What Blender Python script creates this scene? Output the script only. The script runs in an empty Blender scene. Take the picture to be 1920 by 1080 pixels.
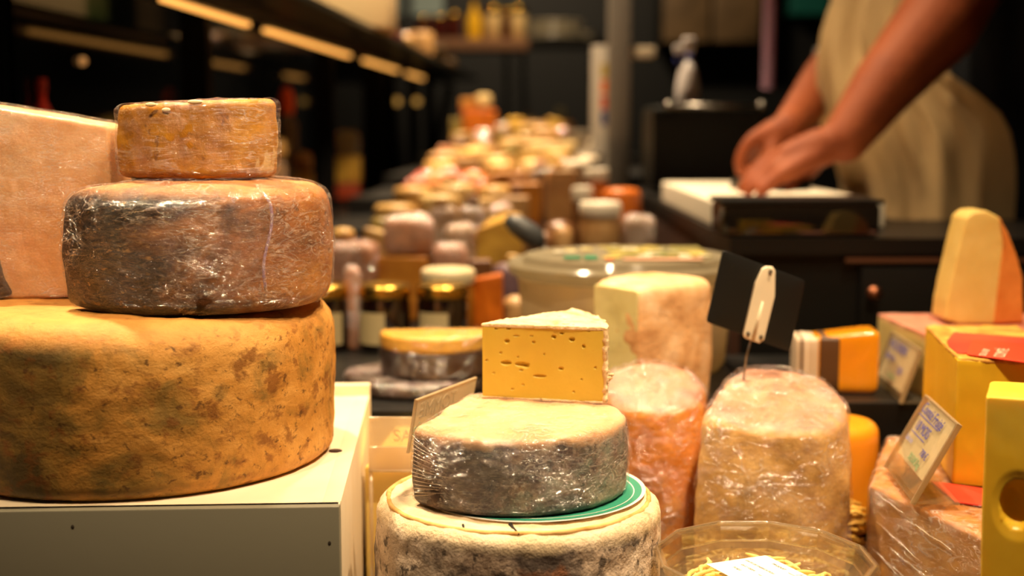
import bpy, bmesh, math, random
from mathutils import Vector, Matrix, noise
PI = math.pi
C = bpy.context.scene.collection
SC = bpy.context.scene
rnd = random.Random(7)

def srgb(r, g, b):
    def f(v):
        v /= 255.0
        return v/12.92 if v <= .04045 else ((v+.055)/1.055)**2.4
    return (f(r), f(g), f(b), 1)

# ------------------------------------------------------------ camera
H = 1.10                      # camera height above the shop floor
FPX = 2500.0                  # focal length in pixels of the 1920 wide frame
TH = math.atan(305/FPX)       # downward pitch
cam_d = bpy.data.cameras.new('camera'); cam = bpy.data.objects.new('camera', cam_d); C.objects.link(cam)
cam.location = (0, 0, H); cam.rotation_euler = (PI/2-TH, 0, 0)
cam_d.sensor_width = 36; cam_d.lens = FPX*36/1920; cam_d.clip_start = .02; cam_d.clip_end = 60
cam_d.dof.use_dof = True; cam_d.dof.focus_distance = .93; cam_d.dof.aperture_fstop = 3.7
SC.camera = cam
# ------------------------------------------------------------ world, view
w = bpy.data.worlds.new('world'); SC.world = w; w.use_nodes = True
w.node_tree.nodes['Background'].inputs[0].default_value = (1, .78, .55, 1)
w.node_tree.nodes['Background'].inputs[1].default_value = .018
SC.view_settings.view_transform = 'Standard'; SC.view_settings.look = 'None'
SC.view_settings.exposure = -0.12; SC.view_settings.gamma = 1; SC.view_settings.use_curve_mapping = False
SC.cycles.use_denoising = True
SC.cycles.max_bounces = 8; SC.cycles.transparent_max_bounces = 24; SC.cycles.caustics_reflective = False; SC.cycles.caustics_refractive = False
SC.cycles.sample_clamp_indirect = 4
# ------------------------------------------------------------ ceiling spot lamps and added fill spots (all above the frame)
WARM = (1, .74, .45)
def lamp(name, loc, aim, power, size, col=WARM, spread=PI*.75):
    d = bpy.data.lights.new(name, 'AREA'); d.shape = 'DISK'; d.size = size; d.energy = power; d.color = col; d.spread = spread
    o = bpy.data.objects.new(name, d); C.objects.link(o); o.location = loc
    o.rotation_euler = (Vector(aim)-Vector(loc)).to_track_quat('-Z', 'Y').to_euler(); return o
NB = PI*.42
lamp('ceiling_or_fill_spot', (-.50, 1.30, 2.20), (-.22, 1.0, .85), 6.6, .07, spread=NB)
lamp('ceiling_or_fill_spot', (.50, .95, 2.20), (.12, 1.08, .8), 4.8, .07, spread=NB)
lamp('ceiling_or_fill_spot', (.32, .42, 2.20), (.22, .98, .80), 4.9, .07, spread=NB)
lamp('ceiling_or_fill_spot', (.05, 1.95, 2.30), (.0, 1.65, .85), 7.5, .09, spread=NB)
lamp('ceiling_or_fill_spot', (-.10, 2.8, 2.35), (-.05, 2.65, .95), 16, .10, spread=NB)
lamp('ceiling_or_fill_spot', (.0, 3.9, 2.40), (.05, 3.8, 1.0), 21, .10, spread=NB)
lamp('ceiling_or_fill_spot', (.05, 1.70, 2.35), (.50, 1.98, 1.0), 1.8, .10, spread=PI*.3)
lamp('ceiling_or_fill_spot', (.0, 4.9, 2.6), (.0, 6.0, 1.5), 17, .2)
lamp('ceiling_or_fill_spot', (-.38, .38, 2.10), (-.27, .96, 1.18), .75, .05, spread=PI*.2)  # added front-left fill that brightens the left stack
lamp('ceiling_or_fill_spot', (-.05, 2.15, 2.35), (-.42, 2.95, 1.38), 2.6, .1, spread=PI*.22)  # added fill aimed at the cartons on the overhead shelf

# ------------------------------------------------------------ pixel helpers: where a ray of the photo meets a depth or a level
def PX(px, py, Y):
    a = (px-960)/FPX; b = (540-py)/FPX
    dy = math.cos(TH)+b*math.sin(TH); dz = -math.sin(TH)+b*math.cos(TH)
    s = Y/dy
    return Vector((a*s, Y, H+dz*s))
def PZ(px, py, z):
    a = (px-960)/FPX; b = (540-py)/FPX
    dy = math.cos(TH)+b*math.sin(TH); dz = -math.sin(TH)+b*math.cos(TH)
    s = (z-H)/dz
    return Vector((a*s, dy*s, z))
def XW(px, Y, py=450): return PX(px, py, Y).x
def ZW(py, Y): return PX(960, py, Y).z

# ------------------------------------------------------------ object helpers
def tag(o, label=None, cat=None, group=None, kind=None):
    if label: o['label'] = label
    if cat: o['category'] = cat
    if group: o['group'] = group
    if kind: o['kind'] = kind
    return o
def thing(name, label, cat, loc, rotz=0, group=None):
    o = bpy.data.objects.new(name, None); C.objects.link(o); o.empty_display_size = .02
    o.location = loc; o.rotation_euler = (0, 0, rotz)
    return tag(o, label, cat, group)
def link(name, me, mats, parent=None, smooth=True, loc=None):
    if not isinstance(mats, (list, tuple)): mats = [mats]
    for m in mats: me.materials.append(m)
    if smooth is not None:
        for p in me.polygons: p.use_smooth = smooth
    o = bpy.data.objects.new(name, me); C.objects.link(o)
    if parent: o.parent = parent
    if loc is not None: o.location = loc
    return o
def part(name, bm, mats, parent=None, smooth=True, loc=None, sharp=None):
    me = bpy.data.meshes.new(name); bm.normal_update(); bm.to_mesh(me); bm.free()
    o = link(name, me, mats, parent, smooth, loc)
    if sharp: me.set_sharp_from_angle(angle=math.radians(sharp))
    return o
def single(name, bm, mats, label, cat, loc, rotz=0, group=None, smooth=True, sharp=40):
    o = part(name, bm, mats, None, smooth, loc, sharp if smooth else None); o.rotation_euler = (0, 0, rotz)
    return tag(o, label, cat, group)
def structure(name, bm, m, smooth=False):
    return tag(part(name, bm, m, None, smooth), kind='structure')

# ------------------------------------------------------------ shape helpers
def box(x0, x1, y0, y1, z0, z1, bev=0.0, seg=2, bm=None):
    b = bmesh.new()
    vs = [b.verts.new((x, y, z)) for z in (z0, z1) for x, y in ((x0, y0), (x1, y0), (x1, y1), (x0, y1))]
    for f in ((3, 2, 1, 0), (4, 5, 6, 7), (0, 1, 5, 4), (1, 2, 6, 5), (2, 3, 7, 6), (3, 0, 4, 7)):
        b.faces.new([vs[i] for i in f])
    if bev: bmesh.ops.bevel(b, geom=b.edges[:], offset=bev, segments=seg, affect='EDGES', profile=.6)
    if bm is None: return b
    return merge(bm, b)
def merge(bm, b, mat=None):
    me = bpy.data.meshes.new('t'); b.to_mesh(me); b.free()
    if mat is not None: me.transform(mat)
    bm.from_mesh(me); bpy.data.meshes.remove(me); return bm
def pprism(pts, z0, z1):
    b = bmesh.new(); lo = [b.verts.new((x, y, z0)) for x, y in pts]; hi = [b.verts.new((x, y, z1)) for x, y in pts]
    b.faces.new(lo[::-1]); b.faces.new(hi); n = len(pts)
    for k in range(n): b.faces.new((lo[k], lo[(k+1) % n], hi[(k+1) % n], hi[k]))
    return b
def tube(pts, r, n=12, bm=None, radii=None, cap=True):
    b = bm if bm is not None else bmesh.new()
    pts = [Vector(p) for p in pts]; rings = []; up = None
    for i, p in enumerate(pts):
        d = (pts[min(i+1, len(pts)-1)]-pts[max(i-1, 0)]).normalized()
        if up is None:
            up = Vector((0, 0, 1)) if abs(d.z) < .9 else Vector((1, 0, 0))
        s = d.cross(up).normalized(); up = s.cross(d).normalized()
        rr = radii[i] if radii else r
        rings.append([b.verts.new(p+(s*math.cos(2*PI*k/n)+up*math.sin(2*PI*k/n))*rr) for k in range(n)])
    for a, c in zip(rings, rings[1:]):
        for k in range(n): b.faces.new((a[k], a[(k+1) % n], c[(k+1) % n], c[k]))
    if cap: b.faces.new(rings[0][::-1]); b.faces.new(rings[-1])
    return b
def lathe(prof, n=48, bm=None, cx=0, cy=0, sx=1, sy=1, squash=None):
    b = bm if bm is not None else bmesh.new()
    rings = []
    for r, z in prof:
        if r < 1e-6: rings.append([b.verts.new((cx, cy, z))])
        else:
            ring = []
            for k in range(n):
                t = 2*PI*k/n; q = squash(t) if squash else 1
                ring.append(b.verts.new((cx+r*q*math.cos(t)*sx, cy+r*q*math.sin(t)*sy, z)))
            rings.append(ring)
    for a, c in zip(rings, rings[1:]):
        if len(a) == 1 and len(c) == 1: continue
        for k in range(n):
            k2 = (k+1) % n
            if len(a) == 1: b.faces.new((a[0], c[k2], c[k]))
            elif len(c) == 1: b.faces.new((a[k], a[k2], c[0]))
            else: b.faces.new((a[k], a[k2], c[k2], c[k]))
    return b
def resample(pts, N):
    pts = [Vector(p[:2]) for p in pts]; L = [0]
    for i in range(len(pts)): L.append(L[-1]+(pts[(i+1) % len(pts)]-pts[i]).length)
    out = []; j = 0
    for k in range(N):
        d = L[-1]*k/N
        while j < len(pts)-1 and L[j+1] < d: j += 1
        t = (d-L[j])/max(L[j+1]-L[j], 1e-9)
        out.append(pts[j].lerp(pts[(j+1) % len(pts)], t))
    return out
def rounded(pts, N, rad):
    o = resample(pts, N); per = sum((o[(i+1) % N]-o[i]).length for i in range(N))
    it = int((rad/(per/N))**2*.8)
    for _ in range(min(it, 400)): o = [(o[i-1]+o[i]*2+o[(i+1) % N])/4 for i in range(N)]
    return o
def sector(R, a0=0, a1=360, N=160, rad=.004, apex=None, sx=1, sy=1):
    a0 = math.radians(a0); a1 = math.radians(a1); m = 120
    if abs(a1-a0-2*PI) < 1e-4: return [Vector((R*sx*math.cos(a0+2*PI*k/N), R*sy*math.sin(a0+2*PI*k/N))) for k in range(N)]
    p = [Vector((R*sx*math.cos(a0+(a1-a0)*k/m), R*sy*math.sin(a0+(a1-a0)*k/m))) for k in range(m+1)]
    if apex is not None: p.append(Vector(apex))
    return rounded(p, N, rad)
def poly(pts, N=100, rad=.003): return rounded(pts, N, rad)
def fbm(p, o=4): return noise.fractal(p, 1.0, 2.0, o)
def loft(outline, z0, z1, bev=.004, sides=14, caps=7, bulge=0, dome=0, sag=0, taper=0, amp=0, freq=20, amp2=0, freq2=90, tilt=None, seed=0, face=None, bevb=None, shear=(0, 0)):
    """closed body: outline (CCW) swept from z0 to z1 with rounded rims; noise gives it an uneven skin"""
    N = len(outline); c = sum(outline, Vector((0, 0)))/N
    rm = sum((p-c).length for p in outline)/N; h = z1-z0; bev = min(bev, rm*.75); bevb = bev if bevb is None else min(bevb, rm*.75)
    prof = [(1-(caps-i)/caps*(1-bevb/rm) if False else (1-bevb/rm)*(i/caps), z0, 0) for i in range(0, caps)]
    nb = 4
    for i in range(nb+1):
        t = PI/2*i/nb; prof.append((1-bevb/rm*(1-math.sin(t)), z0+bevb*(1-math.cos(t)), 1))
    for i in range(1, sides): prof.append((1, z0+bevb+(h-bev-bevb)*i/sides, 1))
    for i in range(nb+1):
        t = PI/2*i/nb; prof.append((1-bev/rm*(1-math.cos(t)), z1-bev*(1-math.sin(t)), 2))
    for i in range(1, caps+1): prof.append(((1-bev/rm)*(1-i/caps), z1, 2))
    b = bmesh.new(); rings = []
    for s, z, k in prof:
        tz = (z-z0)/h; e = 1+(bulge*math.sin(PI*tz)+taper*(1-tz))/rm
        zz = z
        if k == 2: zz = z+dome*(1-s*s)
        if k == 0: zz = z
        if s < 1e-6: ring = [b.verts.new((c.x+shear[0]*tz, c.y+shear[1]*tz, zz))]
        else: ring = [b.verts.new((c.x+(p.x-c.x)*s*e+shear[0]*tz, c.y+(p.y-c.y)*s*e+shear[1]*tz, zz)) for p in outline]
        rings.append(ring)
    for a, d in zip(rings, rings[1:]):
        for k in range(N):
            k2 = (k+1) % N
            if len(a) == 1: b.faces.new((a[0], d[k2], d[k]))
            elif len(d) == 1: b.faces.new((a[k], a[k2], d[0]))
            else: b.faces.new((a[k], a[k2], d[k2], d[k]))
    if tilt:
        for v in b.verts:
            t = (v.co.z-z0)/h; v.co.z += t*(tilt[0]*v.co.x+tilt[1]*v.co.y)
    if amp or amp2:
        b.normal_update(); off = Vector((seed*3.1, seed*1.7, seed*.9))
        for v in b.verts:
            if v.co.z < z0+h*.02 and amp: k = .2
            else: k = 1
            d = 0
            if amp: d += amp*fbm(v.co*freq+off, 3)
            if amp2: d += amp2*fbm(v.co*freq2+off, 3)
            v.co += v.normal*d*k
            if v.co.z < z0: v.co.z = z0
    if face:
        b.normal_update()
        for f in b.faces: f.material_index = face(f.normal, f.calc_center_median())
    return b

# ------------------------------------------------------------ materials
class NT:
    def __init__(s, name):
        s.m = bpy.data.materials.new(name); s.m.use_nodes = True; s.t = s.m.node_tree; s.t.nodes.clear()
        s.out = s.t.nodes.new('ShaderNodeOutputMaterial')
    def n(s, typ, **k):
        x = s.t.nodes.new('ShaderNode'+typ)
        for a, v in k.items():
            if a.startswith('_'): setattr(x, a[1:], v)
            else:
                key = int(a[1:]) if a[0] == 'i' and a[1:].isdigit() else a.replace('__', ' ')
                if hasattr(v, 'is_linked') or isinstance(v, bpy.types.NodeSocket): s.t.links.new(v, x.inputs[key])
                else: x.inputs[key].default_value = v
        return x
    def coord(s, scale=(1, 1, 1), rot=(0, 0, 0)):
        tc = s.n('TexCoord'); mp = s.n('Mapping', Vector=tc.outputs['Object'], Scale=scale, Rotation=rot)
        return mp.outputs[0]
    def noise(s, vec, scale, detail=5, rough=.55, dist=0):
        return s.n('TexNoise', Vector=vec, Scale=scale, Detail=detail, Roughness=rough, Distortion=dist).outputs['Fac']
    def ramp(s, fac, stops, interp='LINEAR'):
        r = s.n('ValToRGB', Fac=fac); cr = r.color_ramp; cr.interpolation = interp
        while len(cr.elements) < len(stops): cr.elements.new(.5)
        for e, (p, c) in zip(cr.elements, stops): e.position = p; e.color = c if len(c) == 4 else (*c, 1)
        return r.outputs['Color']
    def mix(s, fac, a, b, mode='MIX'):
        m = s.n('Mix', _data_type='RGBA', _blend_type=mode)
        for i, v in ((0, fac), (6, a), (7, b)):
            if isinstance(v, bpy.types.NodeSocket): s.t.links.new(v, m.inputs[i])
            else: m.inputs[i].default_value = v
        return m.outputs[2]
    def math(s, op, a, b=0.0, clamp=False):
        m = s.n('Math', _operation=op, _use_clamp=clamp, i0=a, i1=b); return m.outputs[0]
    def bump(s, h, strength=.3, dist=.002, normal=None):
        b = s.n('Bump', Height=h, Strength=strength, Distance=dist)
        if normal: s.t.links.new(normal, b.inputs['Normal'])
        return b.outputs[0]
    def done(s, shader): s.t.links.new(shader, s.out.inputs[0]); return s.m
def BLK(v): return (v, v, v, 1)
MC = {}
def plain(name, col, rough=.5, metal=0, spec=.5, emit=None, es=0, sss=0, bump=None, coat=0, var=None, alpha=1):
    if name in MC: return MC[name]
    t = NT(name); base = srgb(*col)
    p = t.n('BsdfPrincipled', Roughness=rough, Metallic=metal)
    p.inputs['Specular IOR Level'].default_value = spec; p.inputs['Base Color'].default_value = base
    p.inputs['Coat Weight'].default_value = coat; p.inputs['Alpha'].default_value = alpha
    if emit: p.inputs['Emission Color'].default_value = srgb(*emit); p.inputs['Emission Strength'].default_value = es
    if sss: p.inputs['Subsurface Weight'].default_value = sss; p.inputs['Subsurface Radius'].default_value = (1, .75, .35); p.inputs['Subsurface Scale'].default_value = .006
    v = t.coord()
    if var:
        c2, sc = var
        t.t.links.new(t.ramp(t.noise(v, sc), [(.35, base), (.65, srgb(*c2))]), p.inputs['Base Color'])
    if bump:
        t.t.links.new(t.bump(t.noise(v, bump[0]), bump[1]), p.inputs['Normal'])
    MC[name] = t.done(p.outputs[0]); return MC[name]
def rind(name, stops, scale, spots=(), rough=.75, bumps=((60, .4), (300, .3)), stretch=(1, 1, 1), top=None, grad=None, sss=0, dist=.6, spec=.35, coat=0, bdist=.002):
    if name in MC: return MC[name]
    t = NT(name); v = t.coord(stretch); v0 = t.coord()
    f = t.noise(v, scale, 8, .62, dist)
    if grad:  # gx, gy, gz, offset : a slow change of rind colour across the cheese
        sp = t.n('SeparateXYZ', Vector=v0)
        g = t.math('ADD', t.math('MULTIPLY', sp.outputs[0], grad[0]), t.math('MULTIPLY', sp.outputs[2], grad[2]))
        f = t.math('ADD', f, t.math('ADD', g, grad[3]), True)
    col = t.ramp(f, [(p, srgb(*c)) for p, c in stops])
    for sc, th, wd, sc_col, amt in spots:
        m = t.ramp(t.noise(v, sc, 5, .6, .3), [(th, BLK(0)), (th+wd, BLK(amt))])
        col = t.mix(m, col, srgb(*sc_col))
    if top:
        z0, z1, tc1, tc2 = top
        sp = t.n('SeparateXYZ', Vector=v0)
        zz = t.math('ADD', sp.outputs[2], t.math('MULTIPLY', t.math('SUBTRACT', t.noise(v0, 60), .5), .012))
        if z0 < 0:
            sn = t.n('SeparateXYZ', Vector=t.n('TexCoord').outputs['Normal'])
            zz = t.math('ADD', sn.outputs[2], t.math('MULTIPLY', t.math('SUBTRACT', t.noise(v0, 60), .5), .5)); z0, z1 = .35, .8
        fac = t.n('MapRange', i0=zz, i1=z0, i2=z1).outputs[0]
        tcol = t.ramp(t.noise(v0, 28, 6, .6, .5), [(.35, srgb(*tc1)), (.65, srgb(*tc2))])
        tcol = t.mix(t.ramp(t.noise(v0, 85, 5, .65), [(.60, BLK(0)), (.68, BLK(.45))]), tcol, srgb(int(tc2[0]*.62), int(tc2[1]*.55), int(tc2[2]*.48)))
        col = t.mix(fac, col, tcol)
    p = t.n('BsdfPrincipled', Base__Color=col, Roughness=rough)
    p.inputs['Specular IOR Level'].default_value = spec; p.inputs['Coat Weight'].default_value = coat
    if sss: p.inputs['Subsurface Weight'].default_value = sss; p.inputs['Subsurface Radius'].default_value = (1, .75, .35); p.inputs['Subsurface Scale'].default_value = .005
    nm = None
    for sc, st in bumps: nm = t.bump(t.noise(v, sc, 6, .6), st, bdist, nm)
    if nm: t.t.links.new(nm, p.inputs['Normal'])
    MC[name] = t.done(p.outputs[0]); return MC[name]
def film(name, stretch=(1, 1, 1), rot=(0, 0, 0), scale=60, milk=.25, mcol=(205, 180, 215), strength=.9, gloss=.22, dist=.003, rough=.13, crease=.30):
    """stretched cling film: clear sheet, sharp crinkle highlights, milky where it lies in folds"""
    if name in MC: return MC[name]
    t = NT(name); v = t.coord(stretch, rot); v0 = t.coord()
    wr = t.noise(v, scale, 6, .62, 1.6)
    fine = t.noise(v, scale*4.5, 3, .6, .8)
    def ridge(nz, wd):
        return t.ramp(t.math('ABSOLUTE', t.math('SUBTRACT', nz, .5)), [(0, BLK(1)), (wd, BLK(0))])
    r1 = ridge(t.noise(v, scale*.55, 3, .5, .9), .022); r2 = ridge(t.noise(v, scale*1.3, 3, .55, 1.2), .030)
    patch = t.ramp(t.noise(v0, 20, 3, .6, .8), [(.42, BLK(0)), (.62, BLK(1))])
    cr = t.math('MULTIPLY', t.math('MAXIMUM', r1, r2), t.math('ADD', t.math('MULTIPLY', patch, .8), .2))
    nm = t.bump(fine, strength*.5, dist*.4, t.bump(cr, strength, dist*.5, t.bump(wr, strength, dist)))
    g = t.n('BsdfAnisotropic', Roughness=rough, Normal=nm); g.inputs['Color'].default_value = (1, .98, .96, 1)
    tr = t.n('BsdfTransparent'); tr.inputs[0].default_value = (1, 1, 1, 1)
    fr = t.n('LayerWeight', Blend=.18, Normal=nm).outputs['Facing']
    fac = t.math('ADD', t.math('ADD', t.math('MULTIPLY', t.math('POWER', fr, 2.5), .45), t.math('MULTIPLY', cr, .30)), gloss, True)
    s1 = t.n('MixShader', i0=fac, i1=tr.outputs[0], i2=g.outputs[0])
    df = t.n('BsdfDiffuse', Color=srgb(*mcol), Normal=nm)
    mk = t.math('MULTIPLY', t.ramp(t.noise(v0, 16, 4, .6, 1.5), [(.45, BLK(0)), (.68, BLK(1))]), t.ramp(fine, [(.3, BLK(.4)), (.7, BLK(1))]))
    s2 = t.n('MixShader', i0=t.math('MULTIPLY', mk, milk), i1=s1.outputs[0], i2=df.outputs[0])
    df2 = t.n('BsdfDiffuse', Color=srgb(255, 236, 222))
    s3 = t.n('MixShader', i0=t.math('MULTIPLY', cr, crease), i1=s2.outputs[0], i2=df2.outputs[0])
    MC[name] = t.done(s3.outputs[0]); return MC[name]
def clear(name, tint=(245, 240, 230), gloss=.06, rough=.03, milk=0.0, mcol=(230, 220, 200), k=.8):
    if name in MC: return MC[name]
    t = NT(name)
    g = t.n('BsdfAnisotropic', Roughness=rough); g.inputs['Color'].default_value = (1, 1, 1, 1)
    tr = t.n('BsdfTransparent'); tr.inputs[0].default_value = srgb(*tint)
    fr = t.n('LayerWeight', Blend=.2).outputs['Facing']
    fac = t.math('ADD', t.math('MULTIPLY', t.math('POWER', fr, 3), k), gloss, True)
    s = t.n('MixShader', i0=fac, i1=tr.outputs[0], i2=g.outputs[0])
    if milk:
        df = t.n('BsdfDiffuse', Color=srgb(*mcol)); tl = t.n('BsdfTranslucent', Color=srgb(*mcol))
        d2 = t.n('MixShader', i0=.5, i1=df.outputs[0], i2=tl.outputs[0])
        s = t.n('MixShader', i0=milk, i1=s.outputs[0], i2=d2.outputs[0])
    MC[name] = t.done(s.outputs[0]); return MC[name]
def text_mesh(body, size, M, ext=.0001, shear=0, align='LEFT'):
    cu = bpy.data.curves.new('t', 'FONT'); cu.body = body; cu.size = size; cu.extrude = ext; cu.shear = shear; cu.align_x = align; cu.resolution_u = 3
    o = bpy.data.objects.new('t', cu); C.objects.link(o)
    dg = bpy.context.evaluated_depsgraph_get(); dg.update()
    me = bpy.data.meshes.new_from_object(o.evaluated_get(dg)); me.transform(M)
    bpy.data.objects.remove(o); bpy.data.curves.remove(cu)
    return me
# ============================================================ MATERIALS
wood = plain('pale_painted_wood', (232, 216, 188), .55, var=((222, 202, 168), 9), bump=(40, .08))
wood_side = wood
black = plain('black_lacquer', (18, 17, 16), .42, spec=.22)
black_matte = plain('black_matte', (12, 12, 11), .8, spec=.1)
steel = plain('brushed_steel', (150, 145, 138), .3, metal=1)
gold = plain('gold_lid_metal', (214, 168, 72), .25, metal=1)
paper = plain('white_paper', (238, 232, 222), .7)
ink_blue = plain('blue_ink', (58, 62, 150), .6)
ink_grey = plain('grey_ink', (120, 118, 110), .6)
ink_green = plain('green_ink', (120, 150, 110), .6)
acrylic = clear('acrylic', (244, 240, 228), .07, .03, .10, (225, 210, 185))
acrylic_edge = clear('acrylic_edge', (225, 215, 195), .2, .1, .45, (235, 215, 180))
white_plastic = plain('ivory_plastic', (232, 215, 185), .35)
ZC = .72; ZB = .852; ZR = .83

# ============================================================ DISPLAY FURNITURE
structure('floor', box(-4, 4, -1, 8, -.05, 0), plain('floor_tile', (40, 36, 32), .5))
structure('wall_back', box(-4, 4, 6.6, 6.7, 0, 3), plain('back_wall', (9, 11, 12), .6))
structure('wall_left', box(-3.3, -3.2, -1, 6.6, 0, 3), plain('left_wall', (9, 9, 10), .6))
structure('wall_right', box(3.2, 3.3, -1, 6.6, 0, 3), plain('right_wall', (9, 9, 10), .6))
single('display_counter', pprism([(-.75, .30), (.98, .30), (.98, 1.585), (.255, 1.585), (.255, 2.965), (.42, 2.965), (.42, 5.5), (-.235, 5.5), (-.43, 1.34), (-.75, 1.34)], 0, ZC), plain('counter_top', (60, 44, 30), .4), 'long dark shop counter carrying the whole cheese display', 'counter', (0, 0, 0))
def riser(x0, x1, y0, y1, z0, z1, label):
    return single('display_riser', box(0, x1-x0, 0, y1-y0, 0, z1-z0, .002), black, label, 'riser', (x0, y0, z0), smooth=False)
riser(-.365, .245, 1.25, 1.97, ZC, ZR, 'low black riser under the honey jars and the dark wrapped wheel')
riser(.249, .98, 1.285, 1.56, ZC, ZR, 'low black riser under the right hand price card and tall wedge')
TIER = [(1.25, ZR), (1.98, .875), (2.38, .912), (2.84, .945), (3.38, .975), (4.08, 1.005), (5.3, 0)]
names = ['second', 'third', 'fourth', 'fifth', 'rearmost']
for i in range(1, 6):
    y0, z = TIER[i]; y1 = TIER[i+1][0]-.004; l0, l1 = -.49+.048*y0, -.49+.048*y1
    r = .249 if i < 4 else .40
    l0 += .004; l1 += .004; pts = [(l0, y0), (r, y0), (r, y1), (l1, y1)] if i != 3 else [(l0, y0), (.249, y0), (.249, 2.97), (.40, 2.97), (.40, y1), (l1, y1)]
    single('display_riser', pprism([(x-l0, y-y0) for x, y in pts], 0, z-ZC), black, f'{names[i-1]} black step of the display, counted from the front', 'riser', (l0, y0, ZC), smooth=False)
def tier_z(Y):
    z = ZR
    for y, zz in TIER[:-1]:
        if Y >= y: z = zz
    return z

# ---- painted wooden box under the big wheel
cr = PZ(636, 950, ZB); br = PZ(693, 737, ZB)
u = Vector((br.x-cr.x, br.y-cr.y, 0)); dep = u.length; u.normalize(); r = Vector((u.y, -u.x, 0))
ang = math.atan2(r.y, r.x)
t = thing('wooden_display_box', 'pale painted wooden box under the big ochre cheese wheel', 'box', (cr.x, cr.y, ZC), ang)
L = .48; hb = ZB-ZC
part('top_panel', box(-L, 0, .006, dep-.012, hb-.012, hb, .0008), wood, t, True, sharp=30)
part('front_panel', box(-L, 0, 0, .012, 0, hb, .0012), plain('grey_front', (126, 122, 104), .6, bump=(30, .05)), t, True, sharp=30)  # front panel is a darker, greyer tone than the other panels
part('side_panel', box(-.012, .0004, .012, dep-.012, 0, hb+.0004, .0008), wood, t, True, sharp=30)
part('side_panel', box(-L, -L+.012, .012, dep-.012, 0, hb-.012), wood, t, True)
part('back_rail', box(-L, .0008, dep-.012, dep, 0, hb+.010, .001), wood, t, True, sharp=30)
nm = plain('nail_hole', (52, 42, 30), .8)
for px, py in ((618, 1018), (144, 980)):
    p = PX(px, py, cr.y); q = Vector((p.x-cr.x, 0, p.z-ZC))
    b = bmesh.new(); bmesh.ops.create_uvsphere(b, u_segments=10, v_segments=6, radius=.0011); bmesh.ops.scale(b, vec=(1, .35, 1.3), verts=b.verts)
    part('nail', b, nm, t, True, (q.x, -.0001, q.z))

# ---- big ochre wheel
ochre = rind('ochre_rind', [(.30, (92, 72, 34)), (.44, (146, 110, 48)), (.56, (200, 140, 60)), (.75, (226, 170, 90))], 17,
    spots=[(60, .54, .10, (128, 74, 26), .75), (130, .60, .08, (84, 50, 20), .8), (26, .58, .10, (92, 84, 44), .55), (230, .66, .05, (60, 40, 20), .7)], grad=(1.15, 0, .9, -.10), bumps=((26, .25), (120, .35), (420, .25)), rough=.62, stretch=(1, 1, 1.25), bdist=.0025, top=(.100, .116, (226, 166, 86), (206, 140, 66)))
R1 = .147
cx1, cy1 = PX(262, 855, 1.0).x, 1.0
bm = loft(sector(R1, N=260), 0, .119, bev=.022, bevb=.010, sides=44, caps=16, bulge=.0035, dome=.0, amp=.0016, freq=16, amp2=.0007, freq2=70, seed=1)
tw = thing('whole_cheese', 'large speckled ochre cheese wheel resting on the pale wooden box', 'cheese', (cx1, cy1, ZB))
part('rind', bm, ochre, tw)
b = bmesh.new(); bmesh.ops.create_uvsphere(b, u_segments=14, v_segments=8, radius=.0035); bmesh.ops.scale(b, vec=(1.5, .8, .4), verts=b.verts)
p = PZ(629, 845, ZB+.001)
single('rind_crumb', b, plain('crumb', (60, 36, 16), .8), 'tiny dark rind crumb on the box beside the ochre wheel', 'crumb', p)
ZT1 = ZB+.119

# ---- wrapped brown half wheel on top of it
brown = rind('brown_rind', [(.26, (12, 8, 5)), (.46, (36, 21, 8)), (.60, (98, 55, 14)), (.76, (162, 96, 26)), (.95, (196, 130, 50))], 17,
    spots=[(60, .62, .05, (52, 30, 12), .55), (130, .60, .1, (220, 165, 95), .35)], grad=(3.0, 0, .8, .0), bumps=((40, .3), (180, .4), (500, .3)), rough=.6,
    stretch=(1, 1, 1.6), top=(.078, .088, (168, 106, 50), (206, 146, 80)))
cx2, cy2, R2 = -.232, .985, .0945
o2 = sector(R2, 215, 215+216, N=220, rad=.0025, sy=1.0)
bm = loft(o2, 0, .084, bev=.011, bevb=.010, sides=34, caps=14, bulge=.004, dome=.008, amp=.0015, freq=22, amp2=.0006, freq2=90, seed=2, tilt=None)
t2 = thing('wrapped_cheese', 'film wrapped dark brown half cheese lying on the big ochre wheel', 'cheese', (cx2, cy2, ZT1))
part('rind', bm, brown, t2)
def shell(outline, off, z0, z1, amp=.0011, f=55, **k):
    c = sum(outline, Vector((0, 0)))/len(outline)
    o = [p+(p-c).normalized()*off for p in outline]
    return loft(o, z0, z1, amp=amp, freq=f, amp2=amp*.35, freq2=f*3.4, **k)
part('cling_film', shell(o2, .0016, .0002, .0856, bev=.011, bevb=.009, sides=40, caps=14, bulge=.004, dome=.008, seed=3),
     film('film_brown', (1, 1, 2.8), (0, .35, 0), 48, .14, (150, 112, 140), 1.0, .10, .006, .11, .20), t2)
# tape like gathered fold of film down the right of it
pts = []
for k in range(15):
    z = .086-.084*k/14; a = math.radians(-50+2.2*math.sin(k*.5)); rr = R2+.0048-.011*max(0, (k-11)/3)**2-.012*max(0, (2-k)/2)**1.5+.003*math.sin(PI*k/14)
    pts.append((rr*math.cos(a), rr*math.sin(a), z+.002))
part('film_fold', tube(pts, .0011, 8), film('film_fold_m', (1, 1, 1), (0, 0, 0), 80, .6, (190, 150, 190)), t2)
ZT2 = ZT1+.0915
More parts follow.
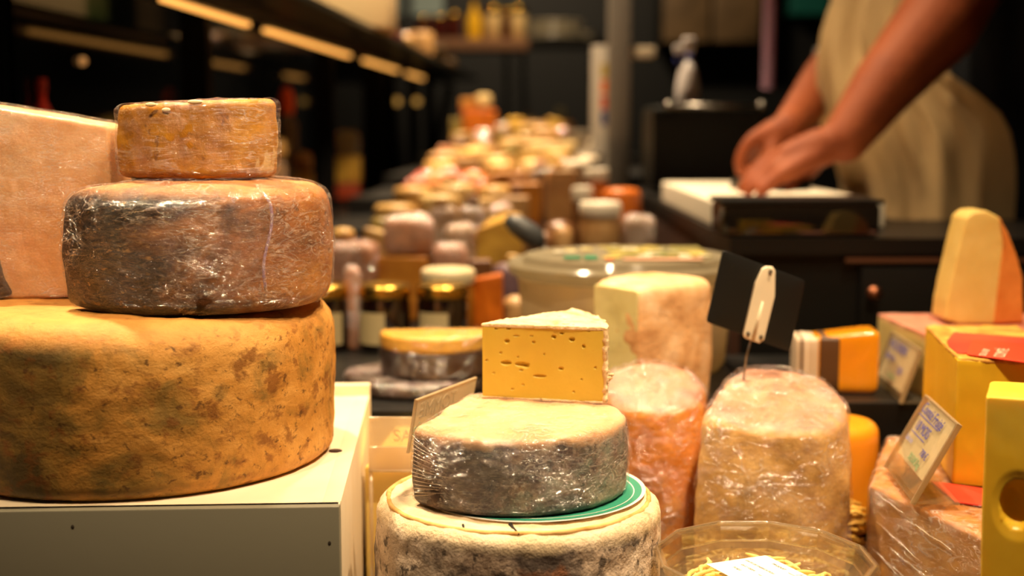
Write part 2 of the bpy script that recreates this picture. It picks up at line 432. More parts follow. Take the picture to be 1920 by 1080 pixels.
# ---- small wrapped piece topmost of the left stack
goldr = rind('golden_brown_rind', [(.28, (120, 74, 12)), (.45, (176, 114, 20)), (.6, (206, 142, 34)), (.8, (230, 178, 76))], 22,
    spots=[(70, .64, .05, (84, 46, 14), .6), (30, .66, .03, (236, 205, 150), .6)], bumps=((50, .25), (220, .4)), rough=.6, stretch=(1, 1, .7))
cx3, cy3 = PX(362, 300, .955).x, .965
o3 = poly([(-.053, -.006), (-.040, -.018), (-.015, -.027), (.015, -.028), (.040, -.020), (.0545, -.004), (.056, .010), (.012, .085), (-.052, .030)], 200, .0015)
h3 = .054
bm = loft(o3, 0, h3, bev=.005, bevb=.006, sides=26, caps=10, bulge=.001, amp=.0011, freq=30, amp2=.0006, freq2=110, seed=4, tilt=(.05, 0))
t3 = thing('wrapped_cheese', 'small film wrapped golden brown wedge, topmost of the left stack', 'cheese', (cx3, cy3, ZT2), 0)
part('rind', bm, goldr, t3)
o3b = poly([(-.0575, -.004), (-.042, -.0195), (-.015, -.0285), (.015, -.0295), (.043, -.0215), (.0585, -.003), (.060, .012), (.014, .089), (-.055, .033)], 200, .004)
part('cling_film', shell(o3b, .0003, .0003, h3+.0010, bev=.006, bevb=.007, sides=30, caps=8, seed=6, amp=.0012, f=40, tilt=(.05, 0)),
     film('film_gold', (.5, .5, 3), (0, .6, 0), 60, .24, (156, 124, 164), .9, .07, .004, .12), t3)
flake = plain('pale_flake', (240, 220, 170), .8)
for px, py, sx in ((366, 191, .0055), (283, 196, .004), (312, 206, .0032)):
    p = PX(px, py, cy3-.0275)
    b = bmesh.new(); bmesh.ops.create_icosphere(b, subdivisions=2, radius=1); bmesh.ops.scale(b, vec=(sx, .0009, .0016), verts=b.verts)
    part('rind_flake', b, flake, t3, True, (p.x-cx3, -.0281, p.z-ZT2))

# ---- pale wedge at the far left
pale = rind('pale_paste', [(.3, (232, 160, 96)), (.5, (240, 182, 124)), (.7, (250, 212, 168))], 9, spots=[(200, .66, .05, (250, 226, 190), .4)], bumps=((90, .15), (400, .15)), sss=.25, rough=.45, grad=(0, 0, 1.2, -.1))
darkr = rind('black_rind', [(.3, (28, 18, 12)), (.6, (66, 42, 24)), (.8, (110, 74, 40))], 30, bumps=((60, .5), (240, .4)))
w_l = PX(-150, 560, .98); w_r = PX(212, 560, .98)
wz = ZT1; xl, xr_ = w_l.x, w_r.x
t4 = thing('wrapped_cheese', 'tall pale apricot wedge in cling film at the left edge, on the ochre wheel', 'cheese', (xr_, .985, wz))
def pane_body(pts, y0, y1, bev, m, name, parent, amp=.0008, n=6):
    """outline in the XZ plane swept along Y"""
    o = poly(pts, 150, .004)
    b = loft([Vector((p.x, p.y)) for p in o], 0, y1-y0, bev=bev, sides=n, caps=26, amp=amp, freq=26, amp2=amp*.5, freq2=100)
    b.transform(Matrix(((1, 0, 0, 0), (0, 0, -1, y1), (0, 1, 0, 0), (0, 0, 0, 1))))
    return part(name, b, m, parent)
zt_l = ZW(200, .985)-wz; zt_r = ZW(236, .985)-wz
xA = XW(-120, .985)-xr_; xB = XW(8, .985, 500)-xr_
prof = [(xA, .0), (-.075, .0), (-.016, .002), (-.004, .012), (.0012, .06), (.0, zt_r), (xA, zt_l+.008)]
pane_body(prof, 0, .055, .003, pale, 'paste', t4)
pane_body([(xA-.003, 0), (xB-.008, 0), (xB+.006, .004), (xB-.001, .018), (xB-.006, .045), (xB-.012, .060), (xA-.003, .060)], -.0045, .050, .003, darkr, 'rind', t4)
prof2 = [(p[0]+(.0025 if p[0] > -.02 else -.003), p[1]*1.012+.0004) for p in prof]
pane_body(prof2, -.0062, .058, .004, film('film_pale', (1, 1, 4.5), (0, -.62, 0), 70, .12, (255, 225, 190), 1.0, .09, .005, .12), 'cling_film', t4, amp=.0012)

# ============================================================ MIDDLE STACK
cx5, cy5, R5 = XW(972, .93, 930), .93, .1005
h5 = .118
mould = rind('moulded_white_rind', [(.28, (104, 86, 74)), (.40, (172, 148, 126)), (.5, (214, 190, 166)), (.7, (240, 220, 198))], 22,
    spots=[(14, .50, .07, (84, 70, 64), .8), (30, .52, .08, (66, 54, 48), .8), (80, .57, .07, (48, 40, 36), .8), (18, .60, .06, (168, 106, 66), .6), (160, .62, .05, (40, 34, 30), .7)], bumps=((50, .35), (140, .5), (420, .4)), rough=.8,
    top=(.104, .112, (244, 222, 188), (226, 200, 156)), bdist=.004)
tm = thing('whole_cheese', 'whitish mould ripened wheel with grey blotches at the bottom of the middle stack', 'cheese', (cx5, cy5, ZC))
part('rind', loft(sector(R5, N=240), 0, h5, bev=.009, bevb=.010, sides=40, caps=18, bulge=.002, amp=.0014, freq=26, amp2=.0009, freq2=90, seed=8), mould, tm)
# raised crust ring on its rim, crack and mould spots on top
b = bmesh.new(); n = 200
ringpts = [((R5-.0075+.0012*fbm(Vector((math.cos(a)*3, math.sin(a)*3, 1))))*math.cos(a), (R5-.0075+.0012*fbm(Vector((math.cos(a)*3, math.sin(a)*3, 1))))*math.sin(a), h5-.0005) for a in [2*PI*k/n for k in range(n)]]
b = tube(ringpts+[ringpts[0]], .0019, 8, cap=False)
part('crust_rim', b, rind('crust', [(.3, (196, 140, 66)), (.6, (232, 190, 120)), (.8, (240, 212, 160))], 40, bumps=((200, .4),)), tm)
crack = plain('crack', (30, 24, 16), .9)
q = [PZ(x, y, ZC+h5) for x, y in ((957, 984), (962, 992), (966, 995), (973, 1002))]
part('crack', tube([(p.x-cx5, p.y-cy5, h5+.0002) for p in q], .0012, 6, radii=[.0016, .0013, .001, .0004]), crack, tm)
q = [PZ(x, y, ZC+h5) for x, y in ((868, 985), (869, 990), (870, 994))]
part('crack', tube([(p.x-cx5, p.y-cy5, h5+.0002) for p in q], .0012, 6, radii=[.0010, .0009, .0003]), crack, tm)
# paper disc
ZM = ZC+h5
cxp, cyp, Rp = XW(1000, .935, 930), .935, .0805
td = thing('paper_label_disc', 'round green and white paper label between the two lower middle cheeses', 'label', (cxp, cyp, ZM+.0012))
def disc(r0, r1, z, n=120, a0=0, a1=360, curl=.0):
    b = bmesh.new(); rr = []
    m = 8
    for i in range(m+1):
        r = r0+(r1-r0)*i/m
        rr.append([b.verts.new((r*math.cos(math.radians(a0+(a1-a0)*k/n)), r*math.sin(math.radians(a0+(a1-a0)*k/n)), z+curl*max(0, (r/Rp-.75)/.25)**2*(.5+.5*math.cos(math.radians(a0+(a1-a0)*k/n)-.3)))) for k in range(n+1)])
    for a, c in zip(rr, rr[1:]):
        for k in range(n): b.faces.new((a[k], c[k], c[k+1], a[k+1]))
    return b
dsk = part('paper', disc(.001, Rp, 0, curl=.0028), paper, td)
dsk.modifiers.new('s', 'SOLIDIFY').thickness = .0002
part('green_print', disc(.02, Rp-.0028, .0004, curl=.0027), plain('green_print', (52, 150, 122), .5), td)
part('white_ring', disc(Rp-.0088, Rp-.0080, .0007, curl=.0023), paper, td)
part('red_print', disc(.045, Rp-.0125, .0008, 20, 12, 34, curl=.0018), plain('red_print', (196, 104, 84), .6), td)

# wrapped half wheel
cx6, cy6, R6 = XW(962, .945, 850), .945, .080
mot = rind('grey_mottled_rind', [(.38, (26, 18, 18)), (.50, (76, 58, 50)), (.58, (150, 126, 104)), (.70, (216, 194, 166))], 26,
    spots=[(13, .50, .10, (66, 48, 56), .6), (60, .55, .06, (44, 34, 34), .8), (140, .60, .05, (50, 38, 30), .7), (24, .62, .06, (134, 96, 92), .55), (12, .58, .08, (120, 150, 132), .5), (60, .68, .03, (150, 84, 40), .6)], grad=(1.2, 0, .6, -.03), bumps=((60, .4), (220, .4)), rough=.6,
    top=(.0455, .051, (232, 188, 142), (212, 158, 110)))
o6 = sector(R6, 213, 213+262, N=220, rad=.003)
h6 = .0535; z6 = .0065
th6 = thing('wrapped_cheese', 'film wrapped grey mottled half wheel in the middle of the centre stack', 'cheese', (cx6, cy6, ZM+.002))
part('rind', loft(o6, 0, h6, bev=.0042, bevb=.005, sides=30, caps=14, bulge=.002, amp=.0013, freq=30, amp2=.0007, freq2=100, seed=9, taper=.002), mot, th6)
part('cling_film', shell(o6, .0012, .0002, h6+.0010, bev=.0048, bevb=.005, sides=34, caps=14, bulge=.002, seed=10, taper=.002, amp=.0009, f=60),
     film('film_grey', (1, 1, 3.2), (0, .15, 0), 62, .12, (150, 116, 150), 1.0, .08, .006, .11, .26), th6)
# film pulled from the left corner: fine stretched pleats
fr = random.Random(3)
fm = film('film_pleat', (1, 1, 1), (0, 0, 0), 90, .6, (215, 190, 160), .5, .3)
ax = R6*math.cos(math.radians(216)); ay = R6*math.sin(math.radians(216))
b = bmesh.new()
for k in range(16):
    z = .006+.043*k/15; a1_ = 222+fr.uniform(6, 22); pts = []
    for j in range(8):
        a = math.radians(215+(a1_-215)*j/7); zz = z+(.024-z)*.35*j/7
        pts.append(((R6+.0046)*math.cos(a), (R6+.0046)*math.sin(a), zz))
    tube(pts, .0003, 5, b, radii=[.00035*(1-j/9) for j in range(8)])
part('film_pleats', b, fm, th6)
ZM2 = ZM+.002+h6

# yellow wedge on top, cut side with small eyes
A = PZ(903, 746, ZM2); B = PZ(1133, 757, ZM2); hC = .0565
Cc = Vector((XW(1072, 1.075, 640), 1.078, ZM2))
tq = thing('cheese_wedge', 'bright yellow semi soft wedge with small eyes, topmost of the middle stack', 'cheese', (A.x, A.y, ZM2))
o = A; a2 = Vector((0, 0)); b2 = Vector((B.x-A.x, B.y-A.y)); c2 = Vector((Cc.x-A.x, Cc.y-A.y))
mid = (b2+c2)/2+Vector((.010, .003))
front_n = Vector((b2.y, -b2.x)).normalized()
ol = []
def seg(p, q, n):
    for k in range(n): ol.append(p.lerp(q, k/n))
seg(a2, b2, 190)
for k in range(50):
    t_ = k/50; ol.append((1-t_)**2*b2+2*t_*(1-t_)*(mid+Vector((.005, .002)))+t_*t_*c2)
seg(c2, a2, 60)
for _ in range(3): ol = [(ol[i-1]+ol[i]*2+ol[(i+1) % len(ol)])/4 for i in range(len(ol))]
paste_y = rind('yellow_paste', [(.3, (206, 172, 58)), (.6, (214, 184, 72)), (.8, (222, 196, 92))], 12, spots=[(240, .68, .03, (206, 140, 30), .4)], bumps=((160, .08), (500, .06)), rough=.42, sss=.12, spec=.45)
bm = loft(ol, .0012, hC-.0012, bev=.0006, sides=110, caps=4, amp=.0004, freq=30)
holes = [(1038, 632, 3.6, 2.6), (1053, 625, 3, 2), (1072, 637, 4.2, 3), (1094, 650, 2.6, 2.8), (950, 640, 3.6, 3), (953, 616, 3.4, 1.8), (930, 616, 2.4, 1.4), (948, 681, 8, 3.2), (978, 684, 11, 3.2), (985, 688, 5, 2), (1011, 706, 10, 2.2), (1051, 692, 4, 2.4),
         (976, 695, 3.2, 1.4), (938, 662, 2, 1.6), (970, 670, 1.8, 1.3), (1000, 642, 2.4, 1.8), (1116, 690, 2, 1.8), (996, 630, 2.8, 1.2), (912, 676, 2.2, 1.5), (1075, 735, 2, 1.3), (980, 722, 2, 1.3), (960, 730, 2.5, 1.2), (1020, 665, 1.6, 1.2), (1104, 620, 2, 1.4), (968, 630, 5, 1.2), (925, 700, 1.8, 1.2), (1090, 712, 1.8, 1.3)]
ux = b2.normalized(); hp = []
for x, y, rx, ry in holes:
    Y = A.y+(B.y-A.y)*(x-903)/230
    p = PX(x, y, Y); hp.append((Vector((p.x-A.x, p.y-A.y)).dot(ux), p.z-ZM2, rx/2500*1.02, ry/2500*1.15))
bm.normal_update()
for v in bm.verts:
    if v.normal.to_2d().dot(front_n) > .8:
        s = v.co.to_2d().dot(ux); z = v.co.z; d = -.0018*math.sin(PI*min(max(z/hC, 0), 1))*math.sin(PI*min(max(s/b2.length, 0), 1))**.5
        for hs, hz, rx, ry in hp:
            q = ((s-hs)/rx)**2+((z-hz)/ry)**2
            if q < 1.7: d -= min(rx, ry)*1.9*max(0, 1-q/1.7)**.6
        v.co += Vector((front_n.x, front_n.y, 0))*d
part('paste', bm, paste_y, tq)
crm = rind('cream_crust', [(.3, (178, 138, 90)), (.42, (226, 196, 146)), (.7, (246, 228, 190))], 30, spots=[(60, .64, .05, (120, 84, 48), .7)], bumps=((90, .6), (320, .6)), rough=.9, bdist=.003)
cent = (a2+b2+c2)/3
o_t = [p+(p-cent).normalized()*.0008 for p in ol]
bm = loft(o_t, hC-.0016, hC+.0012, bev=.0010, sides=4, caps=30, amp=.0006, freq=60, amp2=.0006, freq2=200, dome=.0016)
merge(bm, loft(o_t, 0, .0016, bev=.0006, sides=3, caps=3, amp=.0004, freq=60, amp2=.0003, freq2=200))
# rind down the outer curved side
cur = [p for p in ol[188:242]]
out = [p+(p-cent).normalized()*.0028 for p in cur]; inn = [p-(p-cent).normalized()*.001 for p in cur]
ro = [Vector(p) for p in (inn+out[::-1])][::-1]
merge(bm, loft(resample(ro, 140), .0, hC+.0008, bev=.0006, sides=50, caps=2, amp=.0010, freq=90, amp2=.0009, freq2=240))
part('rind', bm, crm, tq)
b = bmesh.new(); fr = random.Random(5)
for k in range(26):
    p = PX(1140+fr.gauss(0, 4), 708+fr.gauss(0, 6), B.y+.004)
    s = bmesh.new(); bmesh.ops.create_icosphere(s, subdivisions=1, radius=fr.uniform(.0007, .0019)); merge(b, s, Matrix.Translation((p.x-A.x, p.y-A.y+fr.gauss(0, .002), p.z-ZM2)))
part('rind_crumbs', b, crm, tq)

# ============================================================ PRICE CARDS (acrylic L holders)
def card(name, label, BL, BR, TL, foot, ins, lines, thick=.0016, mirror=False, mat_in=None):
    """BL,BR base corners of the sheet, TL top corner; u along the base, v up the sheet, n towards the reader"""
    BL, BR, TL = Vector(BL), Vector(BR), Vector(TL)
    u = (BR-BL); W = u.length; u.normalize(); v = (TL-BL); v -= u*v.dot(u); Hh = v.length; v.normalize(); n = u.cross(v)
    M = Matrix(((u.x, v.x, n.x, 0), (u.y, v.y, n.y, 0), (u.z, v.z, n.z, 0), (0, 0, 0, 1)))
    t = thing(name, label, 'price card', BL)
    b = box(0, W, 0, Hh, -thick, 0, .0006)
    merge(b, box(0, W, .006, Hh, .0012, .0024, .0004))           # front lip of the folded sheet
    merge(b, box(0, W, Hh-.0012, Hh, -thick, .0024, .0004))
    fdir = Vector((-n.x, -n.y, 0)).normalized()
    b.transform(M)
    fb = box(0, W, 0, foot, 0, thick, .0006)
    M2 = Matrix(((u.x, fdir.x, 0, 0), (u.y, fdir.y, 0, 0), (0, 0, 1, 0), (0, 0, 0, 1)))
    merge(b, fb, M2)
    part('acrylic_holder', b, acrylic, t, True, sharp=30)
    e = box(W-.0012, W, 0, Hh, -thick, .0024); merge(e, box(0, .0012, 0, Hh, -thick, .0024)); merge(e, box(0, W, Hh-.0008, Hh+.0002, -thick-.0001, .0025)); e.transform(M)
    part('polished_edge', e, acrylic_edge, t, False)
    x0, x1, y0, y1 = ins
    i = box(x0*W, x1*W, y0*Hh, y1*Hh, .0004, .0008); i.transform(M)
    part('paper_insert', i, mat_in or paper, t, False)
    for body, x, y, size, m, sh, rot in lines:
        zoff = .0026 if not mirror else .0026
        Ml = M @ Matrix.Translation((x*W, y*Hh, zoff)) @ Matrix.Rotation(rot, 4, 'Z')
        if body == '_':
            bb = box(0, size, 0, .0007, 0, .0002); bb.transform(Ml); part('ruled_line', bb, m, t, False)
        else:
            me = text_mesh(body, size, Ml, shear=sh); link('lettering', me, m, t, False)
    return t
ZW_ = .812
BL = PZ(1660, 877, ZW_+.004); BR = PZ(1712, 946, ZW_+.004)
hl = .066
TLp = PX(1738, 741, BL.y)
tc = card('price_card', 'leaning price card with blue handwriting on the film wrapped block at the lower right', BL, BR, TLp, .035, (.10, .93, .26, .985),
     [('Comté Fruité', .12, .83, .0128, ink_blue, .2, -.03), ('_', .12, .785, .066, ink_blue, 0, 0), ('18 MOIS', .19, .62, .0125, ink_blue, .1, 0), ('_', .17, .575, .045, ink_blue, 0, 0),
      ('Lait cru', .13, .46, .007, plain('pale_blue_ink', (150, 150, 200), .6), .2, 0), ('700 €', .62, .44, .0085, ink_blue, .1, 0), ('38.50€/kg', .42, .31, .009, ink_green, .1, 0)])
BL = PZ(1639, 714, ZR); BR = PZ(1690, 757, ZR); TLp = PX(1674, 622, BL.y)
card('price_card', 'blurred price card with blue writing leaning against the pale block, right of the orange packet', BL, BR, TLp, .03, (.08, .92, .16, .97),
     [('VACHERIN', .12, .74, .0140, ink_blue, .1, 0), ('Lait cru', .12, .54, .012, ink_blue, .15, 0), ('2,90', .60, .40, .011, ink_blue, 0, 0), ('du Jura', .4, .26, .009, ink_green, 0, 0)])
# tomme card behind the middle stack, seen from its back
TL = PX(788, 744, .975); TR = PX(900, 704, 1.065); BLq = PX(764, 850, .972)
BRq = BLq+(TR-TL); BLq.z = max(BLq.z, ZM+.001); BRq.z = BLq.z
tt = thing('price_card', 'clear price card seen from behind, standing behind the grey mottled half wheel', 'price card', BLq)
u_ = (BLq-BRq); W_ = u_.length; u_.normalize(); v_ = TR-BRq; v_ -= u_*v_.dot(u_); Hh_ = v_.length; v_.normalize(); n_ = u_.cross(v_)
M_ = Matrix(((u_.x, v_.x, n_.x, BRq.x-BLq.x), (u_.y, v_.y, n_.y, BRq.y-BLq.y), (u_.z, v_.z, n_.z, BRq.z-BLq.z), (0, 0, 0, 1)))
b = box(0, W_, 0, Hh_, -.0008, .0008, .0006); b.transform(M_); part('acrylic_sheet', b, clear('acrylic_milky', (240, 235, 222), .12, .08, .42, (226, 208, 176)), tt)
e = box(W_-.0014, W_, 0, Hh_, -.0012, .0012, .0003); merge(e, box(0, W_, Hh_-.0012, Hh_, -.0012, .0012, .0003)); e.transform(M_)
part('polished_edge', e, acrylic_edge, tt, False)
faint = plain('faint_ink', (196, 180, 148), .7); faintg = plain('faint_green_ink', (176, 192, 160), .7)
for body, x, y, s, m in (('TOMME', .08, .62, .017, faint), ('de Savoie', .16, .32, .015, faintg)):
    link('lettering', text_mesh(body, s, M_ @ Matrix.Translation((W_*(.25+x), Hh_*y, -.0011))), m, tt, False)

# ============================================================ WRAPPED TALL CHEESES (centre right)
fogr = rind('straw_rind', [(.3, (176, 126, 66)), (.5, (218, 170, 102)), (.7, (234, 192, 130))], 22, spots=[(40, .66, .04, (120, 80, 36), .7), (90, .64, .06, (232, 198, 140), .5)], bumps=((40, .4), (150, .4)), rough=.6, top=(-1, 0, (196, 146, 108), (172, 120, 94)), sss=.1)
fogo = rind('orange_rind', [(.3, (176, 96, 30)), (.5, (212, 130, 46)), (.7, (230, 170, 84))], 18, spots=[(36, .62, .05, (140, 76, 28), .6), (60, .64, .06, (240, 200, 140), .6)], bumps=((40, .5), (150, .5)), rough=.6, top=(-1, 0, (184, 130, 96), (160, 106, 82)), sss=.1)
def tall(name, label, cxx, cyy, R, h, m, fl, seed, a=None, taper=.004, tilt=(0, 0)):
    t = thing(name, label, 'cheese', (cxx, cyy, ZC))
    ol = a if a else sector(R, N=150)
    part('rind', loft(ol, 0, h, bev=.007, bevb=.005, sides=26, caps=12, bulge=.003, dome=.004, amp=.0026, freq=16, amp2=.0012, freq2=60, seed=seed, taper=taper, tilt=tilt), m, t)
    part('cling_film', shell(ol, .002, .0002, h+.002, bev=.007, bevb=.005, sides=30, caps=12, bulge=.003, dome=.005, seed=seed+1, taper=taper, amp=.0022, f=36, tilt=tilt), fl, t)
    return t
tall('wrapped_cheese', 'film wrapped orange tinged cylinder just right of the middle stack', XW(1222, 1.16, 800), 1.157, .0455, .152, fogo, film('film_tall', (1, 1, 1.4), (.3, 0, 0), 40, .22, (225, 195, 205), .7, .06, .004, .13, .16), 12, tilt=(0, .30))
oB = poly([(-.062, -.028), (-.02, -.050), (.03, -.052), (.054, -.036), (.063, -.006), (.056, .034), (.026, .058), (-.012, .060), (-.032, .038)], 160, .010)
tall('wrapped_cheese', 'largest film wrapped straw coloured cheese, with the black sign stuck in it', XW(1440, 1.11, 850), 1.105, .06, .150, fogr, film('film_tall2', (1, 1, 1.4), (.3, 0, .4), 40, .22, (225, 195, 205), .7, .06, .004, .13, .16), 15, a=oB, tilt=(0, .30))

# black sign on a steel pin
S0 = PX(1395, 703, 1.135); zs = S0.z
ts = thing('price_sign', 'tilted blank black sign on a steel pin stuck in the straw coloured cheese', 'sign', (S0.x, S0.y, zs))
Ys = 1.13
def Q(x, y): return PX(x, y, Ys)-Vector((S0.x, S0.y, zs))
cs = [Q(1354, 468), Q(1322, 602), Q(1484, 661), Q(1514, 528)]
c_ = sum(cs, Vector())/4
o2d = poly([(p.x, p.z) for p in [cs[0], cs[1], cs[2], cs[3]]], 160, .003)
bb = loft(o2d, 0, .0022, bev=.0004, sides=2, caps=2); bb.transform(Matrix(((1, 0, 0, 0), (0, 0, -1, cs[0].y+.0022), (0, 1, 0, 0), (0, 0, 0, 1))))
yaw = Matrix.Translation(Q(1410, 640)) @ Matrix.Rotation(math.radians(8), 4, 'Z') @ Matrix.Translation(-Q(1410, 640))
bb.transform(yaw)
part('board', bb, plain('sign_black', (13, 13, 12), .45), ts)
clip = [Q(1436, 499), Q(1428, 503), Q(1414, 530), Q(1391, 626), Q(1394, 633), Q(1422, 643), Q(1431, 637), Q(1452, 556), Q(1453, 507), Q(1448, 500)]
bb = loft(poly([(p.x, p.z) for p in clip], 120, .0012), 0, .0035, bev=.0010, sides=2, caps=3); bb.transform(Matrix(((1, 0, 0, 0), (0, 0, -1, cs[0].y-.0002), (0, 1, 0, 0), (0, 0, 0, 1)))); bb.transform(yaw)
cl = part('clip', bb, white_plastic, ts)
for x, y in ((1444, 509), (1401, 624), (1426, 631)):
    p = yaw @ Q(x, y); b = lathe([(0, 0), (.0011, .0001), (.0016, .0006), (.0017, 0.0), (.0017, -.001), (0, -.001)], 16); b.transform(Matrix.Rotation(PI/2, 4, 'X'))
    part('screw', b, steel, ts, True, (p.x, p.y-.0044, p.z))
part('ridge', tube([yaw @ (Q(1428, 565)+Vector((0, -.0036, 0))), yaw @ (Q(1410, 632)+Vector((0, -.0036, 0)))], .0016, 10, radii=[.0008, .0020]), white_plastic, ts)
part('pin', tube([yaw @ Q(1408, 636), Q(1399, 670), Vector((0, 0, -.001)), Vector((-.001, 0, -.03))], .0009, 8), steel, ts)

# ============================================================ CUT WHITE CHEESE
white_r = rind('white_rind', [(.3, (176, 122, 70)), (.48, (214, 168, 116)), (.7, (234, 206, 168))], 16, spots=[(24, .62, .06, (188, 128, 64), .6), (50, .66, .04, (150, 104, 60), .6)], bumps=((40, .4), (160, .4)), rough=.8, grad=(0, 0, .6, -.05), sss=.1, top=(.130, .146, (244, 228, 200), (236, 214, 180)))
white_p = rind('ivory_paste', [(.3, (200, 188, 128)), (.7, (218, 206, 150))], 14, spots=[(120, .68, .03, (206, 190, 120), .6)], bumps=((120, .2),), rough=.5, sss=.3)
Yw = 1.305; zt = ZW(522, Yw)-ZR
p0 = (XW(1118, 1.29, 600), 1.29); p1 = (XW(1200, 1.235, 620), 1.235)
cw = (XW(1232, 1.31, 600), 1.31); Rw = .052
olw = []
angs = [(-62+(i*(218)/60)) for i in range(61)]
pts = [(cw[0]+Rw*math.cos(math.radians(a)), cw[1]+Rw*.9*math.sin(math.radians(a))) for a in angs]
pts = [p for p in pts if p[0] > p0[0]]
pts += [p0, p1]
base = Vector((cw[0], cw[1], ZR))
ow = poly([(p[0]-cw[0], p[1]-cw[1]) for p in pts], 160, .003)
fn = Vector((p1[1]-p0[1], -(p1[0]-p0[0]), 0)).normalized()
t = thing('cut_cheese', 'tall white cheese with pale cut face, between the round tub and the wrapped cylinder', 'cheese', base)
part('rind', loft(ow, 0, zt, bev=.010, bevb=.004, sides=24, caps=10, bulge=.002, amp=.0016, freq=22, amp2=.0006, freq2=80, seed=20), white_r, t)
# cut face: slab flush on the front-left side
a_ = Vector((p0[0]-cw[0], p0[1]-cw[1])); b_ = Vector((p1[0]-cw[0], p1[1]-cw[1])); nn = fn.to_2d()
if nn.y > 0: nn = -nn
sl = [a_+nn*.0022, b_+nn*.0022+(a_-b_)*.03, b_-nn*.004, a_-nn*.004]
part('cut_face', loft(poly(sl, 120, .001), .002, zt-.004, bev=.002, sides=20, caps=2, amp=.0008, freq=40), white_p, t)

# ============================================================ SALAD TRAY
tcx, tcy = XW(1437, .865, 1000), .872
tz = ZC; rimz = PZ(1437, 978, .80).z
Yb = .952; rimh = ZW(980, Yb)-ZC
tt = thing('plastic_tray', 'clear plastic tray of grated cheese at the bottom edge', 'tray', (tcx, tcy, ZC))
def oct_(n=12): return lambda a: 1/max(math.cos(((a+PI/n) % (2*PI/n))-PI/n), .5)*math.cos(PI/n)
pl = clear('tray_plastic', (255, 252, 246), .10, .04, .02, (235, 215, 180), .9)
rx, ry = .0725, .080
pf = [(.0, .002), (.78, .002), (.82, .006), (.90, rimh-.016), (.945, rimh-.012), (.955, rimh-.001), (1.0, rimh), (1.03, rimh-.001), (1.04, rimh-.006)]
b = lathe([(r*rx, z) for r, z in pf], 144, sy=ry/rx, squash=oct_(12))
o = part('tray_body', b, pl, tt, True, sharp=25); o.modifiers.new('s', 'SOLIDIFY').thickness = .0007
b = bmesh.new(); sq = oct_(12)
for k in range(110):
    a = 2*PI*k/110; q = sq(a)
    if (k // 11) % 2: continue
    tube([(rx*q*.845*math.cos(a), ry*q*.845*math.sin(a), .012), (rx*q*.895*math.cos(a), ry*q*.895*math.sin(a), rimh-.020)], .0006, 5, b)
part('ribs', b, pl, tt)
b = lathe([(.945*rx, rimh-.0115), (.962*rx, rimh+.0008), (1.0*rx, rimh+.0015), (1.035*rx, rimh+.001), (1.045*rx, rimh-.004)], 144, sy=ry/rx, squash=oct_(12))
merge(b, lathe([(0, rimh-.0105), (.93*rx, rimh-.0105), (.945*rx, rimh-.0115)], 144, sy=ry/rx, squash=oct_(12)))
o = part('lid', b, clear('lid_plastic', (255, 254, 250), .05, .03, .02, (235, 220, 190), .8), tt, True, sharp=25); o.modifiers.new('s', 'SOLIDIFY').thickness = .0005
rp = [(1.0*rx*oct_(12)(2*PI*k/144)*math.cos(2*PI*k/144), 1.0*ry*oct_(12)(2*PI*k/144)*math.sin(2*PI*k/144), rimh+.0012) for k in range(145)]
part('lid_rim', tube(rp, .0011, 6, cap=False), clear('rim_plastic', (250, 244, 232), .35, .08, .10, (240, 225, 195), .6), tt)
rp = [(.945*p[0], .945*p[1], rimh-.0112) for p in rp]
part('lid_rim', tube(rp, .0008, 6, cap=False), MC['rim_plastic'], tt)
# shreds: one uncountable heap
gm = rind('grated_paste', [(.3, (240, 208, 116)), (.7, (250, 228, 156))], 30, bumps=((200, .2),), rough=.5, sss=.2)
b = bmesh.new(); fr = random.Random(11)
for k in range(300):
    a = fr.uniform(0, 2*PI); rr = math.sqrt(fr.random())*.84; x, y = rx*rr*math.cos(a), ry*rr*math.sin(a)
    hh = (rimh-.017)*(1-.12*rr*rr); z = fr.uniform(.72, 1)*hh; th = fr.uniform(0, PI); cv = fr.uniform(-1, 1)*.010; ln = fr.uniform(.012, .026)
    if rr < .68 and fr.random() < .06: z = min(z+.008, rimh-.018)
    d = Vector((math.cos(th), math.sin(th), fr.uniform(-.2, .2))); s = Vector((-d.y, d.x, fr.uniform(-.5, .8)))
    pts = []
    for j in range(6):
        p = Vector((x, y, z))+d*ln*(j/5-.5)+s*cv*(math.sin(PI*j/5)); q = math.hypot(p.x/rx, p.y/ry)
        if q > .82: p.x *= .82/q; p.y *= .82/q
        p.z = min(max(p.z, .006), rimh-.0135); pts.append(p)
    tube(pts, .0013, 5, b, radii=[.0009, .0015, .0017, .0017, .0014, .0007])
hp_ = lathe([(0, .006), (.74*rx, .008), (.77*rx, rimh-.045), (.66*rx, rimh-.032), (.4*rx, rimh-.026), (0, rimh-.024)], 48, sy=ry/rx); merge(b, hp_)
tag(single('grated_cheese', b, gm, 'heap of pale yellow grated cheese inside the clear tray', 'cheese', (tcx, tcy, ZC+.0025), sharp=None), kind='stuff')
LA, LB, LC = PZ(1322, 1056, ZC+rimh-.009), PZ(1436, 1040, ZC+rimh-.009), PZ(1560, 1100, ZC+rimh-.009)
tl = [Vector((p.x-tcx, p.y-tcy)) for p in (LA, LB, LC)]; l4 = tl[0]+(tl[2]-tl[1]); mid4 = tl[1]
b = loft(poly([tl[0]*.98, l4*.98, tl[2]*.98, tl[1]], 120, .002), 0, .0004, bev=.0001, sides=2, caps=2)
lab = part('label', b, paper, tt, True, (0, 0, rimh-.0098))
du = (l4-tl[0]); ll = du.length; du.normalize(); dv = (tl[1]-tl[0]); hl2 = dv.length; dv.normalize(); dv = (dv-du*dv.dot(du)).normalized()
Mt = Matrix(((du.x, dv.x, 0, tl[0].x), (du.y, dv.y, 0, tl[0].y), (0, 0, 1, .0006), (0, 0, 0, 1)))
